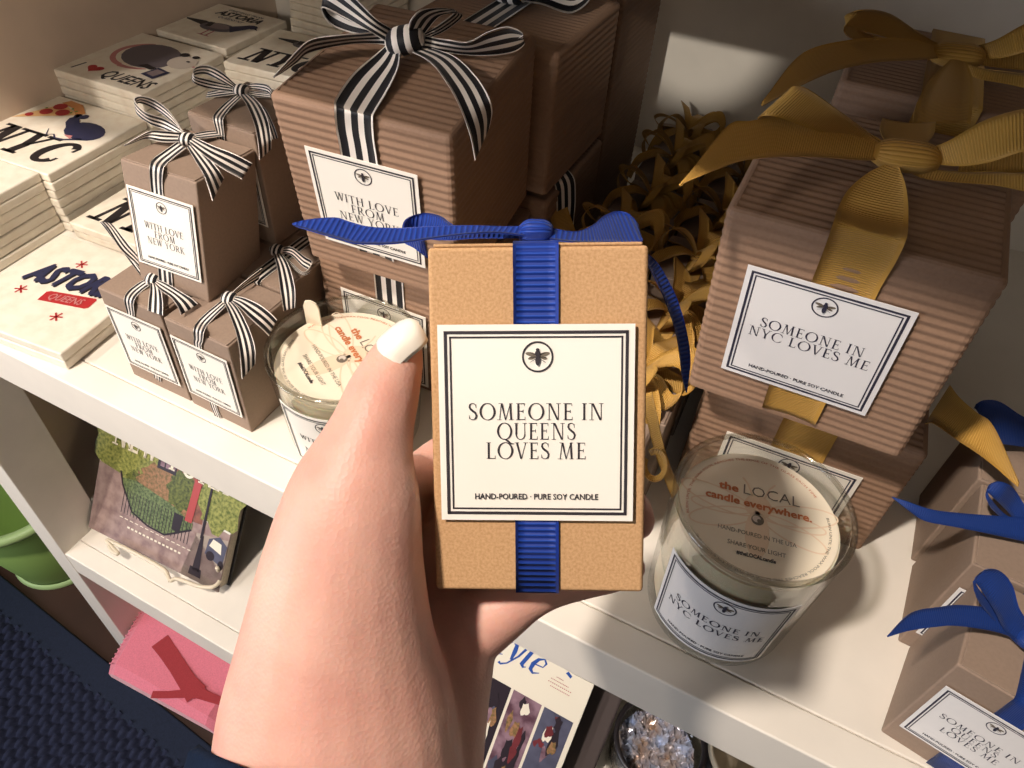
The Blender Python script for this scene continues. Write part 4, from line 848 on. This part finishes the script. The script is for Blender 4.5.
# one box of the heap lies nearest, its gold ribbon catching the light beside the held box
Xg = xform(-.1500, .3790, S, .04); hg = .088
gb = gift_box('gift_box', 'small kraft box with a bright upright gold ribbon end, peeking over the held box', None, Xg, .057, .060, hg, False, None, 'gold', .0125, None)
kn = bow_node(gb, 'gold', .0125, (.0285, .03, hg + .005), (1, .1, 0), r=.005)
RB('tail', kn, Xg, hg, [(545, 207, 566, 203, 'T', .012), (549, 216, 569, 212, 'T', .010), (554, 228, 573, 224, 'T', .006), (558, 240, 577, 236, 'T', .002)], 'gold', cols=4)
RB('tail', kn, Xg, hg, [(478, 234, 480, 242, 'T', .010), (490, 232, 492, 241, 'T', .010), (504, 232, 504, 242, 'T', .006)], 'gold', cols=4)
# curled gold ribbon end on the nearest dark-heap box, right of the held box
Xk = xform(-.092, .268, S, .02); gk = gift_box('gift_box', 'small kraft box with curled gold ribbon end, between held box and right candle', None, Xk, .0575, .036, .086, False, None, 'gold', .0125, None)
kn = bow_node(gk, 'gold', .0125, (.0285, .018, .0905), (1, .1, 0), r=.005)
Yl = .263
RB('tail', kn, Xk, .086, [(640, 395, 652, 392, 'Y', Yl), (648, 425, 658, 420, 'Y', Yl), (655, 452, 664, 446, 'Y', Yl - .002), (664, 478, 672, 470, 'Y', Yl - .002), (672, 498, 680, 490, 'Y', Yl)], 'gold', cols=4)
cu, cv = 655, 465
RB('loop', kn, Xk, .086, [(cu + 13 * math.cos(t), cv + 17 * math.sin(t), cu + 8 * math.cos(t), cv + 11 * math.sin(t), 'Y', Yl - .008, Yl - .004) for t in [R_(-120 + 30 * e_) for e_ in range(12)]], 'gold', cols=3)
# big dark box behind the rear striped stack
# ------------------------------------------------------------------ blue-ribbon boxes at the lower right
def blue_box(X, w, d, h, label, rx, a=0, b=0):
    return gift_box('gift_box', label, 'small gift boxes with blue ribbon on the shelf', X, w, d, h, False, T_QU, 'blue_d', .0122, (.0525, .053, .0032, .0185), rx=rx, dark='ink2', paper='paper2')
X = xform(.1382, .2320, S, -.1682); h_ = .0887; r = blue_box(X, .0580, .0603, h_, 'small kraft box with blue bow at the lower right photo corner', .031)
c = X.inverted() @ at_z(1030, 640, S + h_ + .010); kn = knot(r, c, (1, 0, 0), .0052, .011, 'blue_d', 'bow_knot')
RB('tail', kn, X, h_, T_([(1035, 626, 1035, 648, .010, .006), (1000, 610, 1000, 633, .014, .010), (962, 605, 958, 626, .018, .014), (939, 607, 935, 627, .02, .016), (911, 613, 908, 631, .021, .018), (887, 636, 888, 637, .02, .02)]), 'blue_d', cols=4)
RB('loop', kn, X, h_, T_([(1035, 630, 1028, 648, .010, .008), (1020, 610, 1005, 630, .020, .012), (1012, 585, 995, 612, .030, .020), (1000, 571, 980, 588, .036, .028), (985, 570, 973, 582, .036, .030), (975, 582, 978, 600, .030, .022), (992, 605, 995, 622, .018, .012), (1020, 630, 1018, 645, .010, .006)]), 'blue_d', cols=4)
X = xform(.1415, .2921, S, -.0561); h_ = .0915; r = blue_box(X, .0580, .0601, h_, 'small kraft box with blue bow, second from the front in the right row', .033)
c = X.inverted() @ at_z(1036, 530, S + h_ + .010); kn = knot(r, c, (1, 0, 0), .0052, .011, 'blue_d', 'bow_knot')
RB('tail', kn, X, h_, T_([(1035, 518, 1035, 544, .010, .006), (1000, 516, 995, 535, .012, .008), (960, 513, 955, 527, .014, .010), (930, 509, 925, 521, .016, .012), (906, 501, 908, 510, .017, .015), (892, 497, 892.5, 498, .016, .016)]), 'blue_d', cols=4)
RB('loop', kn, X, h_, T_([(1030, 516, 1024, 530, .010, .008), (1018, 495, 1008, 512, .018, .012), (1008, 484, 996, 500, .026, .020), (994, 482, 986, 492, .026, .022), (987, 492, 990, 506, .022, .016), (1000, 510, 1006, 522, .012, .008), (1020, 524, 1022, 534, .008, .006)]), 'blue_d', cols=4)
X = xform(.1435, .3560, S, -.02); h_ = .0900; r = blue_box(X, .0580, .0600, h_, 'small kraft box with blue bow, third from the front in the right row', .033)
c = X.inverted() @ at_z(1036, 440, S + h_ + .010); kn = knot(r, c, (1, 0, 0), .0052, .011, 'blue_d', 'bow_knot')
RB('loop', kn, X, h_, T_([(1040, 425, 1038, 448, .010, .008), (1020, 415, 1018, 446, .018, .010), (1000, 402, 996, 440, .024, .014), (985, 400, 978, 412, .026, .022), (976, 404, 974, 408, .024, .022)]), 'blue_d', cols=4)
# ------------------------------------------------------------------ candles
def split_x(q, lim):
    if len(q) != 4: return [q]
    w = abs(q[1][0] - q[0][0])
    if w <= lim or abs(q[1][1] - q[0][1]) > w: return [q]
    n = int(w / lim) + 1; o = []
    for i in range(n):
        f, g = i / n, (i + 1) / n
        L = lambda a, b, t: (a[0] + (b[0] - a[0]) * t, a[1] + (b[1] - a[1]) * t)
        o.append([L(q[0], q[1], f), L(q[0], q[1], g), L(q[3], q[2], g), L(q[3], q[2], f)])
    return o
def ring_text(art, body, r, a0, a1, h, m):
    ps, wd = sans_text(body, .0)
    for q in ps:
        art.add([[((r + y * h) * math.cos(a0 + (a1 - a0) * x / wd), (r + y * h) * math.sin(a0 + (a1 - a0) * x / wd)) for x, y in q]], m, 3)
def candle(name, label, x, y, r0, r1, h, fill, lines, lw, lh_, lz, ang, disc_rot, dark, paper, tabs=False):
    t = thing('candle', label, 'candle', xform(x, y, S + .0004))
    prof = lambda z: r0 + (r1 - r0) * z / h
    g = MB(); th = .0026
    g.lathe([(.0005, .0), (r0 - .004, 0), (r0 - .001, .0015), (prof(.006), .006)] + [(prof(h * k / 8), h * k / 8) for k in range(1, 8)] + [(prof(h) - .0001, h - .0022), (prof(h) + .0002, h - .001), (prof(h) - th * .3, h), (prof(h) - th * .8, h), (prof(h) - th - .0003, h - .001), (prof(h) - th, h - .0024), (prof(h * .5) - th, h * .5), (r0 - th - .001, .008), (.0005, .007)], 'glass', 72)
    gc = g.build('glass_cup', t, smooth=True)
    rm = MB(); rm.lathe([(prof(h) - th * .5 + .0017 * math.cos(a_), h - .0004 + .0013 * math.sin(a_)) for a_ in [2 * PI * e_ / 10 for e_ in range(11)]], 'glass_edge', 72); rm.build('rim', gc, smooth=True)
    w = MB(); e = .0003
    w.lathe([(.0005, .0072), (r0 - th - .0014, .0082)] + [(prof(fill * k / 6) - th - e, fill * k / 6) for k in range(1, 6)] + [(prof(fill) - th - .001, fill), (.0005, fill)], 'wax', 72); w.build('wax', t, smooth=False)
    R = prof(fill) - th - .0022
    d = MB(); d.lathe([(.0005, fill + .0004), (R, fill + .0004), (R, fill + .0012), (.0005, fill + .0012)], 'disc', 72)
    a = Art(); s_ = R / .0425
    # pale bee drawing
    for sg in (-1, 1):
        for (rx, ry, px, py, rot) in ((.021, .0068, .022, .006, 14), (.018, .006, .019, -.006, -20), (.016, .0045, .02, .001, -3)):
            o_ = ell(sg * px * s_, py * s_, rx * s_, ry * s_, sg * rot, 30); a.add(stroke(o_ + [o_[0]], .0009 * s_), 'peach', 1 + .3 * ((sg + 1) + py * 100 % 1))
    a.add([ell(0, -.012 * s_, .0065 * s_, .015 * s_)], 'peach', 1); a.add([ell(0, .006 * s_, .0075 * s_, .008 * s_)], 'peach', 1)
    for sg in (-1, 1): a.add(stroke([(sg * .003 * s_, .012 * s_), (sg * .006 * s_, .02 * s_), (sg * .009 * s_, .024 * s_)], .001 * s_), 'peach', 1)
    text_on(a, 'the', -.0165 * s_, .0125 * s_, .0052 * s_, 'orange', 3, .0105 * s_, .05)
    ps, wd = sans_text('LOCAL', -.012); a.add(put(ps, wd, .007 * s_, .0125 * s_, .0072 * s_, fit=.0305 * s_), 'ink_soft', 3)
    text_on(a, 'candle everywhere.', 0, .0045 * s_, .0050 * s_, 'orange', 3, .057 * s_, .05)
    a.add([ell(.0, -.003 * s_, .0034 * s_, .0034 * s_)], 'ink_soft', 3); a.add([ell(-.0006 * s_, -.0026 * s_, .0022 * s_, .0022 * s_)], 'pale', 4); a.add([ell(.0008 * s_, -.0036 * s_, .0012 * s_, .0012 * s_)], 'ink_soft', 5)
    ps, wd = sans_text('HAND-POURED IN THE USA', -.004); a.add(put(ps, wd, 0, -.0145 * s_, .0028 * s_, fit=.041 * s_), 'ink_soft', 3)
    ps, wd = sans_text('SHARE YOUR LIGHT', -.004); a.add(put(ps, wd, 0, -.0225 * s_, .0028 * s_, fit=.030 * s_), 'ink_soft', 3)
    text_on(a, '#theLOCALcandle', 0, -.0275 * s_, .0024 * s_, 'ink', 3, .020 * s_, .04)
    for k in range(2): ring_text(a, 'BURN UNTIL THE WAX POOL REACHES THE EDGE OF THE GLASS EACH TIME', .0375 * s_, R_(195 - 180 * k), R_(195 - 180 * k - 160), .0015 * s_, 'orange' if k == 0 else 'ink_soft')
    c, sn = math.cos(disc_rot), math.sin(disc_rot)
    print_on(d, a, lambda X_, Y_, Z_: Vector((X_ * c - Y_ * sn, X_ * sn + Y_ * c, fill + .0012 + Z_)), .00012)
    dc = d.build('dust_cover', t)
    if tabs:
        p = MB(); q = [(-.006, 0), (.006, 0), (.006, .017), (.0042, .0215), (0, .023), (-.0042, .0215), (-.006, .017)]
        A0_ = R_(158); cx, cy = (R - .004) * math.cos(A0_), (R - .004) * math.sin(A0_); dx, dy = .55, .84 - .8
        l = math.hypot(.9, .15); ux, uy = .9 / l, .15 / l
        f0 = [(cx + a_ * ux, cy + a_ * uy, fill + b_) for a_, b_ in q]; f1 = [(px - uy * .0012, py + ux * .0012, pz) for px, py, pz in f0]; n = len(q)
        p.add(f0 + f1, [tuple(range(n)), tuple(range(n, 2 * n))[::-1]] + [(i, n + i, n + (i + 1) % n, (i + 1) % n) for i in range(n)], 'disc'); p.build('lift_tab', dc)
    la = label_art(lw, lh_, lines, dark, .078, .112, True, .15, .07)
    art2 = Art()
    for q, m, z in la.p:
        for s2 in split_x(q, lw / 14): art2.p.append((s2, m, z))
    def fm(X_, Y_, Z_):
        z = lz + Y_; rr = prof(z) + .0003 + Z_; an = R_(ang) + (X_ - lw / 2) / prof(h * .5)
        return Vector((rr * math.cos(an), rr * math.sin(an), z))
    label_part(t, 'curved', lw, lh_, art2, fm, paper, .0003)
    return t
candle('r', 'large glass candle with Someone in NYC loves me label, standing on the shelf front right', .0347, .2642, .0426, .0473, .1060, .0930, T_NYC, .0735, .0690, .0125, -90.5, R_(11), 'ink2', 'paper2')
candle('l', 'glass candle with With love label, behind the thumb on the left', -.2428, .2742, .0470, .0525, .0817, .0690, T_NY, .066, .062, .002, -74, R_(-30), 'ink', 'paper', tabs=True)

# ------------------------------------------------------------------ the held box
Rh = Matrix(((0.9032, -0.2943, -0.3124), (0.4205, 0.7523, 0.5072), (0.0857, -0.5895, 0.8032)))
xa_ = Vector(Rh.col[0]).normalized(); za_ = (Vector(Rh.col[2]) - xa_ * xa_.dot(Vector(Rh.col[2]))).normalized(); ya_ = za_.cross(xa_)
P0 = at_d(538.79, 591.49, .2001); HW, HD, HH = .0572, .0575, .0941
o0 = P0 - xa_ * .0286
Xh = Matrix(((xa_.x, ya_.x, za_.x, o0.x), (xa_.y, ya_.y, za_.y, o0.y), (xa_.z, ya_.z, za_.z, o0.z), (0, 0, 0, 1)))
held = gift_box('gift_box', 'small kraft box with blue ribbon held up in the hand, Someone in Queens loves me', None, Xh, HW, HD, HH, False, T_QU, 'blue', .0118, (.0514, .0530, .0024, .0211), rx=.0282, m='kraft')
held['category'] = 'gift box'
kc = Xh.inverted() @ at_d(536, 233, .2125)
kn = knot(held, kc, (1, .0, .0), .0050, .0100, 'blue', 'bow_knot')
def HB(name, rows_, cols=6): return RB(name, kn, Xh, HH, [(a_, b_, c_, d_, 'D', l1, l2) for a_, b_, l1, c_, d_, l2 in rows_], 'blue', cols=cols, n=8)
HB('tail', [(540, 226, .212, 538, 238, .209), (505, 227, .211, 500, 233, .207), (470, 226, .210, 468, 234, .205), (430, 227, .211, 428, 239, .205), (412, 228, .212, 409, 242, .205), (391, 228.6, .213, 384, 244, .205), (368, 227, .213, 356, 243.4, .205), (349, 222, .214, 341, 239.5, .206), (335, 218, .214, 325, 235, .207), (309, 220, .212, 305, 229, .208), (292.5, 223.5, .21, 292.5, 225, .21)])
HB('loop', [(520, 230, .212, 520, 238, .214), (478, 228, .216, 476, 238, .220), (455, 226, .222, 452, 240, .228), (440, 216, .232, 436, 240, .236), (424, 213, .240, 420, 238, .242), (408, 218, .238, 407, 240, .238), (403, 228, .230, 405, 243, .232), (412, 234, .222, 415, 248, .226), (424, 240, .216, 428, 258, .222)])
HB('loop', [(548, 228, .212, 548, 239, .209), (575, 232, .216, 572, 242, .207), (592, 226, .226, 596, 243, .209), (603, 217, .236, 612, 244, .212), (615, 212, .242, 628, 246, .216), (628, 214, .242, 640, 243, .220), (638, 226, .236, 642, 240, .226), (632, 232, .228, 634, 244, .228), (605, 235, .222, 606, 244, .222), (570, 233, .216, 572, 242, .214), (548, 231, .213, 548, 238, .212)])
HB('tail', [(560, 232, .216, 556, 240, .212), (600, 238, .224, 600, 244, .218), (632, 246, .230, 630, 249, .222), (650, 256, .232, 645, 262, .226), (663, 272, .236, 655, 278, .232), (677, 300, .242, 667, 305, .238), (686, 330, .247, 676, 333, .244), (690, 356, .25, 680, 358, .248), (689, 374, .251, 682, 375, .25), (686.5, 393, .252, 686, 393, .252)], 4)

# ------------------------------------------------------------------ hand, wrist and sleeve
def to_m(px, d): return px * d / FPX
class Blobs:
    def __init__(s): s.l = []
    def chain(s, rows_, n=10):
        """rows: (u, v, distance, radius_px, flatten)"""
        P = cr([at_d(r_[0], r_[1], r_[2]) for r_ in rows_], n); rr = cr([Vector((to_m(r_[3], r_[2]), r_[4] if len(r_) > 4 else 1, 0)) for r_ in rows_], n)
        for p, q in zip(P, rr): s.l.append((p, q.x, q.y))
    def build(s, name, m, vox, it, parent=None):
        bm = bmesh.new()
        for p, r_, fl in s.l:
            g = bmesh.ops.create_icosphere(bm, subdivisions=3, radius=1)
            mx = Matrix.Translation(p) @ Matrix(((rt.x, -dn.x, -fw.x, 0), (rt.y, -dn.y, -fw.y, 0), (rt.z, -dn.z, -fw.z, 0), (0, 0, 0, 1))) @ Matrix.Diagonal((r_, r_, r_ * fl, 1))
            bmesh.ops.transform(bm, matrix=mx, verts=g['verts'])
        me = bpy.data.meshes.new('tmp'); bm.to_mesh(me); bm.free()
        o = bpy.data.objects.new('tmp', me); COL.objects.link(o)
        a_ = o.modifiers.new('r', 'REMESH'); a_.mode = 'VOXEL'; a_.voxel_size = vox
        b_ = o.modifiers.new('s', 'SMOOTH'); b_.factor = .5; b_.iterations = it
        dg = bpy.context.evaluated_depsgraph_get(); m2 = bpy.data.meshes.new_from_object(o.evaluated_get(dg)); bpy.data.objects.remove(o); bpy.data.meshes.remove(me)
        m2.name = name; m2.materials.clear(); m2.materials.append(M[m]); m2.polygons.foreach_set('use_smooth', [True] * len(m2.polygons)); m2.polygons.foreach_set('material_index', [0] * len(m2.polygons))
        ob = bpy.data.objects.new(name, m2); COL.objects.link(ob)
        if parent is not None: ob.parent = parent; 
        return ob
B = Blobs()
# forearm, wrist and the ball of the thumb
B.chain([(300, 1010, .225, 130, .75), (322, 900, .218, 132, .75), (336, 810, .211, 128, .74), (338, 730, .206, 120, .74), (338, 650, .201, 99, .77), (343, 570, .197, 82, .84), (353, 505, .195, 68, .87), (362, 464, .195, 52, .93), (372, 430, .196, 42, 1), (382, 398, .198, 37, 1), (394, 366, .200, 29, 1), (402, 345, .201, 21, 1)])
# heel of the hand and palm behind
B.chain([(365, 860, .222, 118, .7), (376, 770, .222, 108, .7), (388, 700, .225, 102, .7), (402, 645, .230, 94, .66), (412, 600, .238, 80, .6), (416, 555, .246, 62, .6), (418, 510, .252, 42, .8)])
# web between thumb and index
B.chain([(365, 520, .205, 52, .9), (385, 505, .222, 40, .9), (400, 492, .240, 34, .9), (412, 484, .252, 30, 1)])
# index, middle and ring fingers passing behind the box
B.chain([(415, 488, .256, 29), (445, 462, .268, 27), (490, 440, .274, 26), (540, 430, .274, 25), (585, 428, .272, 23), (612, 430, .268, 20)])
B.chain([(420, 520, .256, 30), (455, 500, .270, 28), (505, 485, .275, 27), (560, 480, .275, 26), (605, 492, .272, 24), (628, 508, .266, 22), (636, 521, .259, 19)])
B.chain([(428, 560, .256, 31), (465, 545, .268, 28), (515, 535, .274, 27), (570, 532, .274, 25), (606, 540, .270, 23), (622, 548, .264, 19)])
# little finger curling under the box
B.chain([(440, 628, .236, 56), (470, 622, .231, 42), (500, 608, .226, 33), (522, 594, .2245, 29), (548, 584, .224, 25), (580, 577, .225, 22.5), (612, 572, .227, 20), (630, 568, .228, 16)])
hand = B.build('hand', 'skin', .0011, 9)
tag(hand, 'bare left hand rising from the bottom edge, thumb and fingers gripping the kraft box', 'hand')
# thumb nail
mb = MB(); nu, nv = 14, 10; vs = []
cN = at_d(398, 337, .1945)
ax_u = (at_d(416, 323, .1975) - at_d(383, 350, .1960)); L = ax_u.length; ax_u.normalize()
nrm = (-fw * .80 - rt * .42 - dn * .42); nrm = (nrm - ax_u * nrm.dot(ax_u)).normalized(); ax_v = nrm.cross(ax_u).normalized()
for j in range(nv + 1):
    for i in range(nu + 1):
        u, v = i / nu * 2 - 1, j / nv * 2 - 1
        wdt = .0058 * (1 - .30 * max(0, u) ** 3) * (1 if u > -.75 else .80 + .2 * (1 - ((-u - .75) / .25) ** 2))
        lu = L * .5 * u + (L * .08 * (1 - v * v) if u > 0 else -L * .05 * (1 - v * v))
        vs.append(cN + ax_u * lu + ax_v * (wdt * v) + nrm * (.0016 - .0030 * v * v - .0009 * u * u + (.0004 if 0 < i < nu and 0 < j < nv else -.0006)))
mb.add(vs, [(j * (nu + 1) + i, j * (nu + 1) + i + 1, (j + 1) * (nu + 1) + i + 1, (j + 1) * (nu + 1) + i) for j in range(nv) for i in range(nu)], 'nail')
k = len(vs); mb.add([p - nrm * .0012 for p in vs], [(j * (nu + 1) + i, (j + 1) * (nu + 1) + i, (j + 1) * (nu + 1) + i + 1, j * (nu + 1) + i + 1) for j in range(nv) for i in range(nu)], 'nail')
nl = mb.build('thumbnail', hand, smooth=True); nl['label'] = 'cream polished thumbnail'
# sleeve
mb = MB(); rings = []; n = 40
for f, (cu, cv, d, rx_, rd, tilt) in enumerate([(342, 840, .213, 118, .036, .62), (340, 834, .213, 141, .0415, .62), (337, 844, .214, 149, .0425, .6), (330, 880, .217, 156, .044, .5), (320, 940, .221, 166, .041, .45), (305, 1030, .227, 180, .046, .4), (285, 1180, .238, 190, .049, .34), (255, 1400, .256, 200, .054, .3), (215, 1750, .285, 205, .060, .25)]):
    ctr = at_d(cu, cv, d); rg_ = []
    for k in range(n):
        t = 2 * PI * k / n; x = math.cos(t); y = math.sin(t)
        p = at_d(cu + rx_ * x, cv + rx_ * tilt * x - 10 * y + 3 * math.sin(5 * t + f), d - rd * y)
        rg_.append(p)
    rings.append(rg_)
mb.add(rings[-1], [tuple(range(n))], 'sleeve')
mb.add([p for r_ in rings for p in r_], [(i * n + k, i * n + (k + 1) % n, (i + 1) * n + (k + 1) % n, (i + 1) * n + k) for i in range(len(rings) - 1) for k in range(n)], 'sleeve')
mb.build('sleeve', hand, smooth=True)['label'] = 'dark navy sleeve cuff'

# ------------------------------------------------------------------ light
def spot(name, loc, target, power, size, angle, color, blend=.4):
    l = bpy.data.lights.new(name, 'SPOT'); l.energy = power; l.shadow_soft_size = size; l.spot_size = R_(angle); l.spot_blend = blend; l.color = color
    o = bpy.data.objects.new(name, l); COL.objects.link(o); o.location = loc
    o.rotation_euler = (Vector(target) - Vector(loc)).to_track_quat('-Z', 'Y').to_euler(); return o
def area(name, loc, target, power, sx, sy, color):
    l = bpy.data.lights.new(name, 'AREA'); l.shape = 'RECTANGLE'; l.size = sx; l.size_y = sy; l.energy = power; l.color = color
    o = bpy.data.objects.new(name, l); COL.objects.link(o); o.location = loc
    o.rotation_euler = (Vector(target) - Vector(loc)).to_track_quat('-Z', 'Y').to_euler(); return o
spot('track_and_fill_spot', (-.55, -.55, S + 1.50), (-.24, .22, S), 104, .05, 62, (1, .895, .81), .7)
spot('track_and_fill_spot', (-1.15, -1.25, S + 1.38), (-.55, .38, S + .02), 68, .06, 34, (1, .90, .82), .6)
area('front_fill', (.2, -2.2, S + 1.25), (0, .2, S - .05), 4, 1.2, .5, (1, .95, .90))  # unseen area light added as fill for the box fronts and shelf edge
spot('track_and_fill_spot', (.12, -2.6, S + 1.52), (-.160, .80, S + .150), 170, .02, 2.6, (1, .93, .84), .25)  # added narrow spot, there only to brighten a patch of the back panel
spot('track_and_fill_spot', (.6, -1.6, S + 1.0), (-.74, .45, S + .16), 34, .06, 15, (1, .90, .80), .8)  # added spot that lifts the left side panel and the coaster stacks
area('window', (-1.9, -1.3, S + .35), (-.2, .2, S - .05), 19, .8, 1.0, (.80, .86, 1))
w = bpy.data.worlds.new('room'); SC.world = w; w.use_nodes = True
w.node_tree.nodes['Background'].inputs[0].default_value = (.95, .86, .80, 1); w.node_tree.nodes['Background'].inputs[1].default_value = .03
vs_ = SC.view_settings; SC.display_settings.display_device = 'sRGB'
vs_.view_transform = 'Standard'; vs_.look = 'None'; vs_.exposure = .25; vs_.gamma = 1; vs_.use_curve_mapping = False
SC.cycles.max_bounces = 8; SC.cycles.diffuse_bounces = 2; SC.cycles.transparent_max_bounces = 16
try: SC.cycles.use_denoising = True
except Exception: pass
